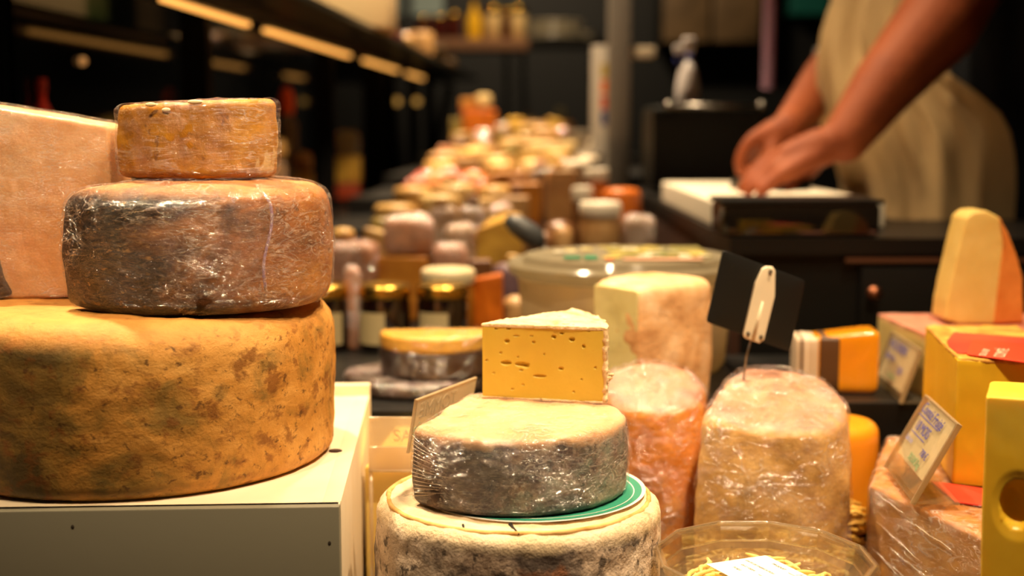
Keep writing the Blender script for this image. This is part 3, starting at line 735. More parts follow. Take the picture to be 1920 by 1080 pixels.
for tx, x, y, s in (('PRODUIT', .02, hl2-.008, .0034), ('DATE DE FABRICATION', .006, hl2-.020, .0030), ('DLC / DDM', .012, hl2-.028, .0030), ('POIDS', .014, hl2-.036, .0030)):
    link('lettering', text_mesh(tx, s, Mt @ Matrix.Translation((x, y, 0)), .00005), ink_grey, lab, False)
for x, y, l_ in ((.040, hl2-.009, .04), (.046, hl2-.021, .035), (.034, hl2-.029, .045)):
    bb = box(0, l_, 0, .0004, 0, .0001); bb.transform(Mt @ Matrix.Translation((x, y, 0))); part('ruled_line', bb, ink_grey, lab, False)
link('lettering', text_mesh('Huître', .008, Mt @ Matrix.Translation((.045, hl2-.007, 0)), .00005, shear=.3), plain('violet_ink', (150, 140, 170), .6), lab, False)

# ============================================================ RIGHT FOREGROUND
comte_w = rind('wrapped_paste', [(.3, (176, 120, 58)), (.55, (206, 152, 84)), (.75, (222, 176, 108))], 14, spots=[(50, .66, .04, (150, 96, 44), .5)], bumps=((60, .3),), rough=.5, top=(.080, .092, (196, 132, 70), (160, 96, 44)), sss=.1)
A1 = PZ(1630, 906, ZW_); B1 = PZ(1850, 1008, ZW_)
base = Vector((A1.x, A1.y, ZC))
ob = poly([(0, 0), (B1.x-A1.x, B1.y-A1.y), (.34, B1.y-A1.y+.05), (.34, .165), (.06, .165)], 200, .004)
t = thing('wrapped_cheese', 'film wrapped cheese block at lower right, under the leaning price card', 'cheese', base)
part('rind', loft(ob, 0, ZW_-ZC-.0005, bev=.004, sides=24, caps=14, amp=.0012, freq=20, amp2=.0007, freq2=80, seed=30), comte_w, t)
part('cling_film', shell(ob, .0015, .0002, ZW_-ZC+.0009, bev=.005, sides=30, caps=14, seed=31, amp=.0014, f=36),
     film('film_block', (1, 1, 3.4), (.5, .3, 0), 34, .22, (230, 195, 160), 1.1, .09, .005, .12), t)
redl = plain('red_label', (214, 52, 34), .45, var=((226, 70, 44), 12))
q = [PZ(x, y, ZW_+.002) for x, y in ((1745, 902), (1860, 918), (1862, 950), (1790, 940))]
part('red_label', loft(poly([(p.x-A1.x, p.y-A1.y) for p in q[::-1]], 60, .002), ZW_-ZC+.0008, ZW_-ZC+.0022, bev=.0003, sides=1, caps=2), redl, t)
# film creases along the long face
b = bmesh.new(); fr = random.Random(8)
dvec = Vector((B1.x-A1.x, B1.y-A1.y)); dl = dvec.length; dn = Vector((dvec.y, -dvec.x)).normalized()
if dn.x > 0: dn = -dn
for k in range(13):
    s0 = fr.uniform(.05, .6); s1 = min(.98, s0+fr.uniform(.2, .5)); z0_ = fr.uniform(.012, .088); z1_ = z0_-fr.uniform(.004, .014)
    pts = [Vector(((dvec*(s0+(s1-s0)*j/8)).x+dn.x*.0030, (dvec*(s0+(s1-s0)*j/8)).y+dn.y*.0030, z0_+(z1_-z0_)*j/8+.0006*math.sin(j*1.7+k))) for j in range(9)]
    tube(pts, .0003, 5, b, radii=[.0001, .0003, .0004, .0005, .0004, .0005, .0004, .0003, .0001])
part('film_creases', b, fm, t)

# comte block on it
comte = rind('comte_paste', [(.3, (222, 172, 26)), (.6, (230, 184, 38)), (.8, (236, 194, 58))], 8, bumps=((120, .06),), rough=.4, sss=.12, spec=.5)
crust_g = rind('grainy_gold_rind', [(.3, (150, 96, 30)), (.55, (206, 150, 60)), (.75, (232, 192, 112))], 40, bumps=((120, .7), (320, .5)), rough=.85)
F1 = PZ(1786, 908, ZW_+.001); ztop = ZW(672, F1.y); Bk = PZ(1735, 611, ztop)
base = Vector((F1.x, F1.y, ZW_+.0015)); hc = ztop-base.z
Fr2 = PZ(2010, 930, ZW_+.001)
oc = poly([(0, 0), (Fr2.x-F1.x, Fr2.y-F1.y), (Fr2.x-F1.x+.03, Bk.y-F1.y), (Bk.x-F1.x, Bk.y-F1.y)], 200, .0015)
t = thing('cheese_block', 'big golden yellow cheese block with a red label on top, at the right', 'cheese', base)
part('paste', loft(oc, 0, hc-.001, bev=.0008, sides=24, caps=6, amp=.0006, freq=24, seed=33), comte, t)
part('rind', loft(oc, hc-.0025, hc+.0006, bev=.0012, sides=2, caps=40, amp=.0007, freq=60, amp2=.0006, freq2=200, seed=34), crust_g, t)
def on(x, y): p = PZ(x, y, ztop+.001); return Vector((p.x-base.x, p.y-base.y))
edge = [(1789, 624), (1775, 640), (1780, 652), (1795, 663), (1806, 664), (1822, 662), (1836, 669), (1853, 672), (1870, 670), (2000, 690), (2000, 640)]
part('red_label', loft(poly([on(x, y) for x, y in edge], 220, .0006), hc+.0006, hc+.0019, bev=.0003, sides=1, caps=3), redl, t)
e2 = [(1822, 640), (1812, 667), (2000, 694), (2000, 654)]
part('red_label', loft(poly([on(x, y) for x, y in e2], 120, .0006), hc+.0017, hc+.0027, bev=.0002, sides=1, caps=3), plain('bright_red_label', (236, 62, 34), .4), t)
pa, pb = on(1848, 672), on(1866, 646); du = (pb-pa).normalized(); dv = Vector((-du.y, du.x))
Mt = Matrix(((du.x, dv.x, 0, pa.x), (du.y, dv.y, 0, pa.y), (0, 0, 1, hc+.0029), (0, 0, 0, 1)))
link('lettering', text_mesh('CRU AOP', .0080, Mt, .0001), plain('pink_print', (250, 190, 160), .6), t, False)
Mt2 = Mt @ Matrix.Translation((0, -.014, 0))
link('lettering', text_mesh('COMTÉ', .0125, Mt2, .0001), MC['pink_print'], t, False)

# emmental slab at right edge
emm = rind('emmental_paste', [(.3, (238, 184, 36)), (.6, (244, 196, 52)), (.8, (248, 208, 80))], 9, bumps=((90, .06),), rough=.35, sss=.3, spec=.5, grad=(0, 0, 2, -.2))
Ye = .80; x0 = XW(1862, Ye, 720); zt = ZW(744, Ye)
base = Vector((XW(1842, Ye, 1060), Ye, ZC))
he = zt-ZC; shx = x0-base.x-.004
no = 120
oe = []
W2 = .12
for k in range(150): oe.append(Vector((W2*k/150, 0)))
for k in range(24): oe.append(Vector((W2, .055*k/24)))
for k in range(60): oe.append(Vector((W2-W2*k/60, .055)))
for k in range(24): oe.append(Vector((0, .055*(1-k/24))))
for _ in range(3): oe = [(oe[i-1]+oe[i]*2+oe[(i+1) % len(oe)])/4 for i in range(len(oe))]
t = thing('cheese_slab', 'upright yellow cheese slab with one large hole at the right edge', 'cheese', base)
bm = loft(oe, 0, he, bev=.0015, sides=130, caps=4, amp=.0006, freq=18, seed=40)
hc_ = PX(1905, 942, Ye); hx, hz = .0205, hc_.z-ZC
for v in bm.verts:
    if v.normal.y < -.8 or v.co.y < .002:
        q = ((v.co.x-hx)/.0105)**2+((v.co.z-hz)/.0150)**2
        if q < 1: v.co.y += .016*math.sqrt(1-q)
        elif q < 2.2: v.co.y += .0016*(2.2-q)/1.2
    v.co.x += shx*v.co.z/he
t.rotation_euler.z = math.radians(-22)
part('paste', bm, emm, t)

# pale block with pink rind and tall wedge behind
bf = rind('pale_straw_paste', [(.3, (196, 170, 100)), (.7, (216, 190, 120))], 10, bumps=((90, .1),), rough=.5, sss=.2, top=(.058, .066, (196, 120, 90), (214, 150, 124)))
Fl = Vector((.408, 1.295, ZR)); hb2 = .0655
ob = poly([(0, 0), (.20, .0), (.20, .15), (-.008, .15)], 120, .002)
t = thing('cheese_block', 'pale block with pinkish rind under the tall wedge, behind the blurred price card', 'cheese', Fl)
part('paste', loft(ob, 0, hb2-.0025, bev=.001, sides=8, caps=4, amp=.0005), bf, t)
part('rind', loft([p*1.004 for p in ob], hb2-.003, hb2, bev=.001, sides=2, caps=12, amp=.0006, freq=50), rind('pink_rind', [(.3, (190, 110, 84)), (.6, (214, 146, 120)), (.8, (226, 180, 160))], 20, bumps=((80, .4),), coat=.4), t)
tk = Vector((XW(1772, 1.36, 600), 1.36, ZR+hb2+.0005)); ht = ZW(392, 1.36)-tk.z
# sickle shaped wedge: outline in XZ, swept back
def pw(x, y): p = PX(x, y, 1.36); return (p.x-tk.x, p.z-tk.z)
ow = poly([pw(1772, 596), pw(1776, 560), pw(1796, 470), pw(1812, 404), pw(1826, 393), pw(1850, 391), pw(1874, 404), pw(1884, 440), pw(1866, 604), pw(1800, 604)][::-1], 160, .003)
t = thing('cheese_wedge', 'tall upright pale yellow wedge with orange rind at the right edge', 'cheese', tk)
b = loft(ow, 0, .045, bev=.002, sides=8, caps=10, amp=.0006, freq=30); b.transform(Matrix(((1, 0, 0, 0), (0, 0, -1, .045), (0, 1, 0, .0), (0, 0, 0, 1))))
zmin = min(v.co.z for v in b.verts)
for v in b.verts: v.co.z -= zmin
part('paste', b, rind('wedge_paste', [(.3, (212, 176, 92)), (.7, (226, 196, 120))], 16, bumps=((80, .1),), rough=.45, sss=.1), t)
ow2 = poly([pw(1874, 404), pw(1890, 430), pw(1906, 470), pw(1918, 520), pw(1920, 604), pw(1862, 604), pw(1882, 440)], 140, .002)
b = loft(ow2[::-1], 0, .048, bev=.003, sides=8, caps=10, amp=.0008, freq=30); b.transform(Matrix(((1, 0, 0, 0), (0, 0, -1, .047), (0, 1, 0, 0), (0, 0, 0, 1))))
for v in b.verts: v.co.z -= zmin
part('rind', b, rind('orange_wedge_rind', [(.3, (200, 112, 40)), (.6, (222, 140, 66)), (.8, (226, 160, 110))], 12, bumps=((60, .2),), rough=.4, coat=.3), t)
# orange packet with brown band
t = thing('cheese_packet', 'orange cheese packet with brown and white paper band, left of the blurred price card', 'cheese', (XW(1492, 1.34, 690), 1.335, ZR), math.radians(-4))
Wp = .082; hp2 = .055
op = poly([(0, 0), (Wp, -.004), (Wp+.002, .04), (0, .04)], 120, .006)
part('paste', loft(op, 0, hp2, bev=.006, sides=8, caps=6, amp=.0006, tilt=(.12, 0)), plain('orange_paste', (232, 150, 20), .25, sss=.2, coat=.6, bump=(60, .1)), t)
def band(x0, x1, m, g=.0008):
    b = box(x0, x1, -.006, .042, -.0005, hp2+.0018+.10*x1*.9, .003); part('paper_band', b, m, t)
part('paper_band', loft(poly([(-.001, -.0015), (.021, -.0026), (.021, .041), (-.001, .041)], 60, .002), 0, hp2+.002, bev=.005, sides=4, caps=4), plain('pale_band', (206, 186, 160), .5), t)
part('brown_band', loft(poly([(.0225, -.0026), (.042, -.0036), (.042, .041), (.0225, .041)], 60, .002), 0, hp2+.0035, bev=.005, sides=4, caps=4), plain('brown_band', (84, 54, 28), .5), t)
part('white_stripe', loft(poly([(.008, -.0028), (.0105, -.0029), (.0105, .0415), (.008, .0415)], 60, .0006), 0, hp2+.0026, bev=.004, sides=4, caps=2), plain('white_band', (236, 220, 196), .5), t)
part('brown_stripe', loft(poly([(.003, -.0028), (.0055, -.0029), (.0055, .0415), (.003, .0415)], 60, .0006), 0, hp2+.0024, bev=.004, sides=4, caps=2), MC['brown_band'], t)
# orange half wheel behind the straw cheese
single('whole_cheese', loft(sector(.044, N=100), 0, .105, bev=.012, sides=10, caps=6, amp=.001), plain('orange_rind2', (226, 148, 30), .3, sss=.2, coat=.4), 'orange cheese peeping out behind the right side of the straw coloured one', 'cheese', (XW(1563, 1.225, 760), 1.232, ZC))
# straw mat
b = bmesh.new(); fr = random.Random(4)
for k in range(150):
    x = fr.uniform(.282, .290); y = fr.uniform(1.125, 1.165); a = fr.gauss(.15, .25); l_ = fr.uniform(.012, .026); z = fr.uniform(.002, .045)
    tube([(x, y, z), (x+l_*math.cos(a)*.5, y+l_*math.sin(a)*.25, z+fr.uniform(-.001, .005)), (x+l_*math.cos(a), y+l_*math.sin(a)*.5, z)], .0016, 5, b)
tag(single('straw', b, plain('straw', (226, 182, 84), .6, var=((190, 140, 50), 60)), 'loose yellow straw on the counter right of the straw coloured cheese', 'straw', (0, 0, ZC), sharp=None), kind='stuff')
# ============================================================ LEFT MIDDLE: dark wheels, slab, jars
dark_r = rind('dark_brown_rind', [(.3, (30, 18, 12)), (.6, (62, 38, 24)), (.8, (96, 66, 46))], 16, bumps=((50, .4), (160, .3)), rough=.5, coat=.2)
t = thing('wrapped_cheese', 'flat dark film wrapped wheel lying on the low black riser', 'cheese', (XW(778, 1.35, 720), 1.365, ZR))
od = sector(.0735, N=120)
part('rind', loft(od, 0, .015, bev=.005, sides=8, caps=10, amp=.001), dark_r, t)
part('cling_film', shell(od, .002, .0002, .0165, bev=.006, sides=10, caps=12, amp=.0016, f=40), film('film_dark', (1, 1, 1.4), (.3, 0, .2), 36, .35, (190, 165, 165), 1, .14), t)
yb = Vector((XW(818, 1.36, 650), 1.365, ZR+.0175))
t = thing('cut_cheese', 'half wheel with golden top band and dark brown rind, left of the yellow wedge', 'cheese', yb)
od = sector(.058, 175, 175+200, N=120, rad=.003)
part('rind', loft(od, 0, .026, bev=.002, sides=8, caps=8, amp=.0008), dark_r, t)
part('golden_band', loft([p*1.004 for p in od], .0255, .0425, bev=.004, sides=6, caps=8, amp=.0008), rind('golden_band_m', [(.3, (190, 134, 44)), (.6, (222, 170, 74)), (.8, (240, 204, 130))], 20, bumps=((90, .4),), coat=.2, rough=.5), t)
part('cling_film', shell(od, .002, .0002, .0445, bev=.004, sides=10, caps=10, amp=.0012, f=40, seed=2), film('film_dark2', (1, 1, 1.4), (.3, 0, .2), 36, .06, (230, 190, 150), 1, .05, .003, .13, .06), t)
single('cheese_block', loft(poly([(-.001, 0), (.085, 0), (.085, .15), (.012, .15)], 120, .003), 0, .098, bev=.002, sides=8, caps=6, amp=.0006), plain('soft_yellow_paste', (244, 214, 120), .45, sss=.3, var=((240, 206, 120), 14)), 'pale yellow cheese block between the wooden box and the middle stack', 'cheese', (-.1215, 1.085, ZC))
t = thing('price_strip', 'long clear price strip with faint print, beside the right edge of the wooden box', 'price strip', (-.118, 1.075, ZC))
b = box(0, .094, 0, .0016, .098, .142, .0006); merge(b, box(0, .094, -.004, -.0026, .098, .118, .0005)); merge(b, box(0, .094, -.004, .0016, .0965, .0985)); merge(b, box(.0, .003, -.002, .0, 0, .1)); merge(b, box(.091, .094, -.002, .0, 0, .1))
part('holder', b, clear('strip_plastic', (250, 244, 232), .10, .1, .5, (238, 220, 190)), t)
link('lettering', text_mesh('SAVOIE', .014, Matrix(((1, 0, 0, .02), (0, 0, -1, -.0006), (0, 1, 0, .122), (0, 0, 0, 1))), .0001), plain('tan_print', (222, 196, 156), .7), t, False)

jam = plain('dark_jam', (22, 8, 5), .12, coat=1, spec=.8)
lid_m = gold
def jar(label, px, Y, z, h=.080, r=.031, body=jam, lid=gold, lcol=None, name='honey_jar', cat='jar', group=None, lrot=-70):
    t = thing(name, label, cat, (XW(px, Y), Y, z), 0, group)
    part('glass_body', lathe([(0, 0), (r*.92, 0), (r, .004), (r, h*.72), (r*.93, h*.79), (r*.93, h*.80), (0, h*.80)], 40), body, t, True, sharp=50)
    part('lid', lathe([(0, h*.80), (r*1.0, h*.80), (r*1.02, h*.82), (r*1.02, h*.95), (r*.97, h*.985), (r*.9, h), (r*.85, h*.99), (0, h*.99)], 40), lid, t, True, sharp=60)
    if lcol:
        a0 = math.radians(lrot); b = bmesh.new(); ra = []
        for k in range(17):
            a = a0+(k/16-.5)*1.0*1.3
            ra.append([b.verts.new(((r+.0005)*math.cos(a), (r+.0005)*math.sin(a), zz)) for zz in (h*.12, h*.60)])
        for p, q in zip(ra, ra[1:]): b.faces.new((p[0], q[0], q[1], p[1]))
        part('paper_label', b, lcol, t)
    return t
cream_label = plain('cream_label', (176, 160, 118), .7)
jar('dark honey jar with gold lid half hidden behind the brown wrapped cheese', 606, 1.60, ZR, lcol=cream_label, lrot=-78)
jar('middle of the three dark honey jars with gold lids', 720, 1.60, ZR, lcol=cream_label, lrot=-122)
jar('rightmost of the three dark honey jars with gold lids', 829, 1.60, ZR, lcol=cream_label, lrot=-112)
jar('cream lidded jar just behind the rightmost honey jar', 840, 1.70, ZR, h=.088, r=.034, body=plain('amber_jar', (150, 96, 30), .2), lid=plain('cream_lid', (206, 190, 150), .4), name='jar')

# round translucent tub with printed lid and a spoon
tubc = Vector((XW(1172, 1.50, 500), 1.492, ZR)); rt = .124
hr = ZW(490, 1.492)-ZR
milky = clear('milky_tub', (236, 226, 206), .06, .12, .6, (232, 216, 184))
t = thing('round_tub', 'large round translucent tub with a printed lid behind the cut white cheese', 'tub', tubc)
o = part('tub_body', lathe([(0, .001), (rt*.86, .001), (rt*.90, .008), (rt*.985, hr-.012), (rt*.985, hr-.006)], 72), milky, t, True, sharp=40)
o.modifiers.new('s', 'SOLIDIFY').thickness = .0012
o = part('lid', lathe([(rt*1.0, hr-.016), (rt*1.06, hr-.010), (rt*1.08, hr-.002), (rt*1.05, hr+.002), (rt*1.0, hr+.001), (rt*.95, hr-.002), (.91*rt, hr+.008), (.5*rt, hr+.010), (0, hr+.010)], 72), clear('grey_lid', (220, 214, 196), .14, .12, .5, (186, 176, 150)), t, True, sharp=40)
fr = random.Random(21)
def patch(x0, x1, y0, y1, m, name='lid_print', rot=0):
    b = loft(poly([(x0, y0), (x1, y0), (x1, y1), (x0, y1)], 40, .003), hr+.0105, hr+.0110, bev=.0002, sides=1, caps=1); b.transform(Matrix.Rotation(rot, 4, 'Z')); part(name, b, m, t)
pg = plain('lid_green', (20, 120, 84), .4); pr_ = plain('lid_red', (214, 70, 60), .4); py_ = plain('lid_yellow', (206, 184, 90), .4); pw_ = plain('lid_white', (214, 206, 180), .4); pgr = plain('lid_olive', (120, 128, 70), .4)
patch(-.072, -.054, -.075, -.05, pg); patch(-.050, -.036, -.080, -.045, pg); patch(-.028, -.020, -.085, -.068, pr_)
patch(-.020, .09, -.052, .070, clear('lid_pattern', (220, 214, 170), .1, .15, .6, (190, 180, 116)))
for k in range(34):
    a = fr.uniform(0, 2*PI); q = math.sqrt(fr.random())*.095; x, y = q*math.cos(a)+.006, q*math.sin(a)*.9
    if x < -.03 and y < -.02: continue
    s = fr.uniform(.004, .010); b = loft(poly([(x-s, y-s*.8), (x+s, y-s*.8), (x+s, y+s*.8), (x-s, y+s*.8)], 24, .003), hr+.0111, hr+.0115, bev=.0002, sides=1, caps=1)
    part('lid_print', b, fr.choice([py_, pw_, pgr, py_, pg if x < 0 else pw_]), t)
patch(-.01, .075, -.088, -.072, plain('lid_pink', (214, 160, 130), .4))
grey_h = plain('grey_rubber', (64, 66, 68), .45)
t = thing('serving_spoon', 'grey handled serving spoon leaning over the left rim of the round tub', 'spoon', (XW(1010, 1.66, 460), 1.66, ZR))
base = t.location
sp = [PX(948, 410, 1.66)-base, PX(966, 420, 1.66)-base, PX(990, 436, 1.66)-base, PX(1008, 450, 1.66)-base, PX(1016, 458, 1.66)-base]
part('handle', tube(sp, .012, 16, radii=[.006, .0125, .0145, .012, .007]), grey_h, t)
part('neck', tube([sp[-1], PX(1030, 480, 1.66)-base, PX(1040, 560, 1.66)-base], .004, 10), steel, t)
bw = bmesh.new(); bmesh.ops.create_uvsphere(bw, u_segments=16, v_segments=10, radius=1); bmesh.ops.scale(bw, vec=(.03, .02, .008), verts=bw.verts)
pe = PX(1040, 560, 1.66)-base
part('spoon_bowl', bw, steel, t, True, (pe.x, pe.y, .010))
part('neck', tube([pe, (pe.x, pe.y, .014)], .003, 8), steel, t)

# ============================================================ GOODS ROW BY ROW
PAL = dict(cream=(226, 186, 112), yellow=(222, 178, 70), pale=(236, 208, 144), golden=(206, 140, 48), brown=(120, 78, 40), pink=(202, 146, 112), orange=(224, 120, 24),
           red=(176, 70, 36), white=(232, 222, 200), dark=(46, 30, 22), lilac=(178, 150, 124), tan=(190, 150, 96), olive=(160, 140, 70), purple=(120, 96, 110))
WORD = {'cream': 'cream coloured', 'pale': 'very pale'}
def gm_(c):
    r, g, b_ = PAL[c]; return plain('goods_'+c, PAL[c], .45, sss=0, var=((int(r*.82), int(g*.74), int(b_*.66)), 26), coat=.15)
fw = film('film_far', (1, 1, 1.5), (.3, 0, 0), 40, .18, (225, 195, 205), 1, .14)
KW = dict(wheel='cheese wheel', wedge='cheese wedge', block='cheese block', pack='film wrapped cheese', jar='lidded jar', tub='plastic tub', sausage='cured sausage', loaf='rustic loaf', round='small round cheese')
KN = dict(wheel='whole_cheese', wedge='cheese_wedge', block='cheese_block', pack='wrapped_cheese', jar='jar', tub='plastic_tub', sausage='cured_sausage', loaf='loaf', round='small_cheese')
ORD = 'leftmost,second,third,fourth,fifth,sixth,seventh,eighth,ninth,tenth,eleventh,twelfth,thirteenth,fourteenth'.split(',')
fr = random.Random(31)
def good(kind, col, px, wpx, top, Y, label, on=None, group=None):
    z = tier_z(Y) if on is None else on
    x = XW(px, Y); w_ = wpx/FPX*Y; h = max(ZW(top, Y)-z, .012); m = gm_(col); r = w_/2; sd = fr.uniform(0, 30)
    dpt = min(r, .042)
    loc = (x, Y, z); n = KN[kind]; cat = 'cheese' if 'cheese' in n else n.replace('_', ' ').split()[-1]
    if kind in ('wheel', 'round'):
        o = single(n, loft(sector(r, N=48, sy=min(1, dpt/r*1.1)), 0, h, bev=min(.008, h*.3), sides=5, caps=4, bulge=.002, dome=.003, amp=.0015, seed=sd), m, label, cat, loc, group=group)
    elif kind == 'wedge':
        o = single(n, loft(poly([(-r, -dpt*.6), (r, -dpt*.9), (r*.7, dpt), (-r*.1, dpt)], 48, .004), 0, h, bev=min(.004, h*.2), sides=5, caps=4, amp=.0015, seed=sd, tilt=(fr.uniform(-.5, .5), 0)), m, label, cat, loc, group=group)
    elif kind == 'block':
        o = single(n, loft(poly([(-r, -dpt*.8), (r, -dpt*.8), (r, dpt*.8), (-r, dpt*.8)], 48, .004), 0, h, bev=min(.004, h*.2), sides=5, caps=4, amp=.001, seed=sd), m, label, cat, loc, group=group)
    elif kind == 'pack':
        t = thing(n, label, cat, loc, 0, group); ol = poly([(-r, -dpt*.7), (r, -dpt*.7), (r*.9, dpt*.8), (-r*.9, dpt*.8)], 56, .006)
        part('rind', loft(ol, 0, h-.002, bev=min(.012, h*.3), dome=.003, sides=6, caps=5, amp=.003, seed=sd), m, t)
        part('cling_film', shell(ol, .0018, .0002, h, bev=min(.012, h*.3), dome=.003, sides=8, caps=6, amp=.003, f=40, seed=sd), fw, t); o = t
    elif kind == 'jar':
        o = jar(label, px, Y, z, h=h, r=r, body=m, lid=plain('white_lid', (226, 216, 196), .4) if col != 'dark' else gold, name='jar', group=group)
    elif kind == 'tub':
        t = thing(n, label, 'tub', loc, 0, group)
        part('tub_body', lathe([(0, 0), (r*.82, 0), (r*.95, h*.86), (0, h*.86)], 32), m, t, True, sharp=40)
        part('lid', lathe([(0, h*.86), (r, h*.86), (r, h), (r*.9, h), (0, h*.97)], 32), plain('white_lid', (226, 216, 196), .4), t, True, sharp=40); o = t
    elif kind == 'sausage':
        pts = [(-r+2*r*k/8, .006*math.sin(k), h-.013+.004*math.sin(PI*k/8)) for k in range(9)]
        b = tube([(p[0], p[1], h*.5) for p in pts], h*.5, 14, radii=[h*.12, h*.38, h*.48, h*.5, h*.5, h*.5, h*.46, h*.34, h*.1]); bmesh.ops.scale(b, vec=(.92, .5, 1), verts=b.verts); o = single(n, b, m, label, 'sausage', loc, fr.uniform(-.06, .06), group)
    elif kind == 'loaf':
        o = single(n, loft(sector(r, N=48, sy=min(1, dpt/r)), 0, h, bev=h*.45, sides=5, caps=6, amp=.004, seed=sd), m, label, 'bread', loc, group=group)
    if on is None and kind not in ('jar', 'tub', 'sausage'): o.rotation_euler.z = fr.uniform(-.2, .2)
    return o
ROWS = [
 (1.60, 'among the honey jars', [('pack', 'pink', 660, 30, 500)]),
 (1.72, 'behind the honey jars', [('wedge', 'orange', 915, 66, 516), ('round', 'tan', 968, 50, 560)]),
 (1.86, 'just behind the honey jars', [('pack', 'pink', 655, 112, 452), ('block', 'golden', 762, 92, 478), ('pack', 'pink', 844, 68, 458), ('block', 'brown', 900, 44, 486), ('wheel', 'purple', 958, 66, 498)]),
 (2.03, 'on the front edge of the third step', [('pack', 'pink', 640, 70, 462), ('wedge', 'cream', 712, 60, 432), ('pack', 'tan', 862, 60, 420), ('wedge', 'yellow', 930, 84, 412), ('block', 'golden', 878, 30, 455), ('round', 'brown', 1022, 38, 438), ('round', 'tan', 1056, 32, 428), ('jar', 'tan', 1125, 78, 378), ('pack', 'lilac', 1196, 60, 404)]),
 (2.17, 'in the middle of the third step', [('round', 'olive', 718, 50, 410), ('pack', 'cream', 772, 56, 400), ('pack', 'lilac', 832, 52, 388), ('pack', 'lilac', 886, 48, 386), ('pack', 'cream', 938, 48, 384), ('loaf', 'brown', 1050, 60, 414)]),
 (2.30, 'at the back of the third step', [('wheel', 'cream', 742, 80, 384), ('wheel', 'pale', 826, 76, 366), ('wedge', 'cream', 905, 68, 372), ('block', 'tan', 965, 54, 368), ('wheel', 'orange', 1165, 70, 356), ('jar', 'brown', 1092, 40, 350)]),
 (2.46, 'on the front edge of the fourth step', [('wheel', 'cream', 778, 76, 352), ('wheel', 'pale', 856, 72, 346), ('wheel', 'cream', 928, 64, 350), ('block', 'golden', 985, 60, 342), ('block', 'tan', 1052, 54, 318), ('jar', 'orange', 1118, 44, 316)]),
 (2.62, 'in the middle of the fourth step', [('sausage', 'red', 785, 36, 330), ('sausage', 'orange', 824, 36, 320), ('sausage', 'red', 866, 36, 328), ('sausage', 'red', 908, 36, 334), ('block', 'golden', 960, 70, 322), ('pack', 'lilac', 1016, 44, 316), ('wheel', 'white', 1082, 50, 302)]),
 (2.76, 'at the back of the fourth step', [('sausage', 'red', 800, 36, 318), ('sausage', 'red', 845, 36, 312), ('sausage', 'orange', 888, 36, 318), ('wheel', 'cream', 942, 60, 304), ('wheel', 'pale', 1003, 56, 302), ('pack', 'tan', 1058, 44, 300), ('round', 'white', 1102, 40, 294)]),
 (2.92, 'on the front edge of the fifth step', [('wheel', 'cream', 826, 60, 302), ('block', 'tan', 880, 44, 296), ('wheel', 'pale', 936, 60, 292), ('wedge', 'yellow', 992, 46, 286), ('wheel', 'cream', 1046, 58, 282), ('tub', 'white', 1104, 50, 284)]),
 (3.12, 'in the middle of the fifth step', [('wheel', 'tan', 838, 54, 286), ('wheel', 'cream', 896, 56, 278), ('wedge', 'olive', 950, 46, 272), ('wheel', 'pale', 1030, 104, 266)]),
 (3.28, 'at the back of the fifth step', [('block', 'cream', 852, 46, 276), ('wheel', 'tan', 904, 50, 270), ('wheel', 'cream', 958, 52, 262), ('block', 'golden', 1006, 40, 260), ('wheel', 'white', 1120, 40, 262)]),
 (3.50, 'on the front edge of the sixth step', [('wheel', 'brown', 862, 42, 262), ('pack', 'golden', 904, 38, 256), ('wedge', 'olive', 944, 38, 250), ('wheel', 'cream', 986, 42, 252), ('block', 'tan', 1028, 38, 248), ('tub', 'white', 1088, 46, 244)]),
 (3.85, 'at the back of the sixth step', [('block', 'yellow', 868, 36, 248), ('pack', 'tan', 906, 34, 244), ('wheel', 'brown', 944, 36, 240), ('wedge', 'yellow', 980, 32, 236), ('wheel', 'tan', 1018, 40, 238), ('pack', 'pink', 1052, 26, 240)]),
 (4.30, 'on the front edge of the rearmost step', [('block', 'olive', 860, 26, 222), ('block', 'orange', 897, 62, 206), ('pack', 'white', 944, 28, 232), ('wheel', 'yellow', 966, 34, 222), ('wheel', 'tan', 1004, 44, 230), ('wedge', 'yellow', 1040, 30, 224)]),
 (4.75, 'at the very back of the display', [('block', 'tan', 880, 30, 226), ('round', 'cream', 925, 32, 228), ('wheel', 'olive', 985, 46, 224), ('block', 'brown', 1028, 26, 226), ('round', 'golden', 1062, 26, 230)]),
]
jr = random.Random(12)
for Y, where, items in ROWS:
    its = sorted(items, key=lambda i: i[2])
    for i, (k, c, px, wp, top) in enumerate(its):
        if len(its) == 1: l = f'{WORD.get(c, c)} {KW[k]} standing {where}'
        elif i == len(its)-1: l = f'{WORD.get(c, c)} {KW[k]}, rightmost {where}'
        else: l = f'{WORD.get(c, c)} {KW[k]}, {ORD[i]}{" from the left" if i else ""} {where}'
        good(k, c, px, wp, top, Y, l)
        if Y > 1.8 and k in ('block', 'pack', 'wheel') and wp > 38 and jr.random() < .62 and not (k == 'block' and px in (762, 897)):
            c2 = jr.choice(['cream', 'yellow', 'pale', 'golden', 'tan', 'white', 'brown', 'pink', 'cream', 'golden'])
            good(jr.choice(['wedge', 'block', 'round', 'wedge']), c2, px+jr.uniform(-.15, .15)*wp, wp*jr.uniform(.34, .55), top-jr.uniform(9, 17)*2.4/Y, Y, f'{c2} piece on top of the {ORD[i] if i else "first"} item {where}', ZW(top, Y)+.0035)
z = ZW(478, 1.86)+.001
good('pack', 'pink', 768, 92, 404, 1.86, 'pink film wrapped dome of cheese stacked on the golden block behind the jars', z)
z = ZW(206, 4.30)+.001
good('block', 'golden', 882, 34, 184, 4.30, 'small golden box on the left of the orange tower at the back', z)
good('round', 'pale', 908, 28, 178, 4.30, 'bright pale disc on top of the orange tower at the back', z)

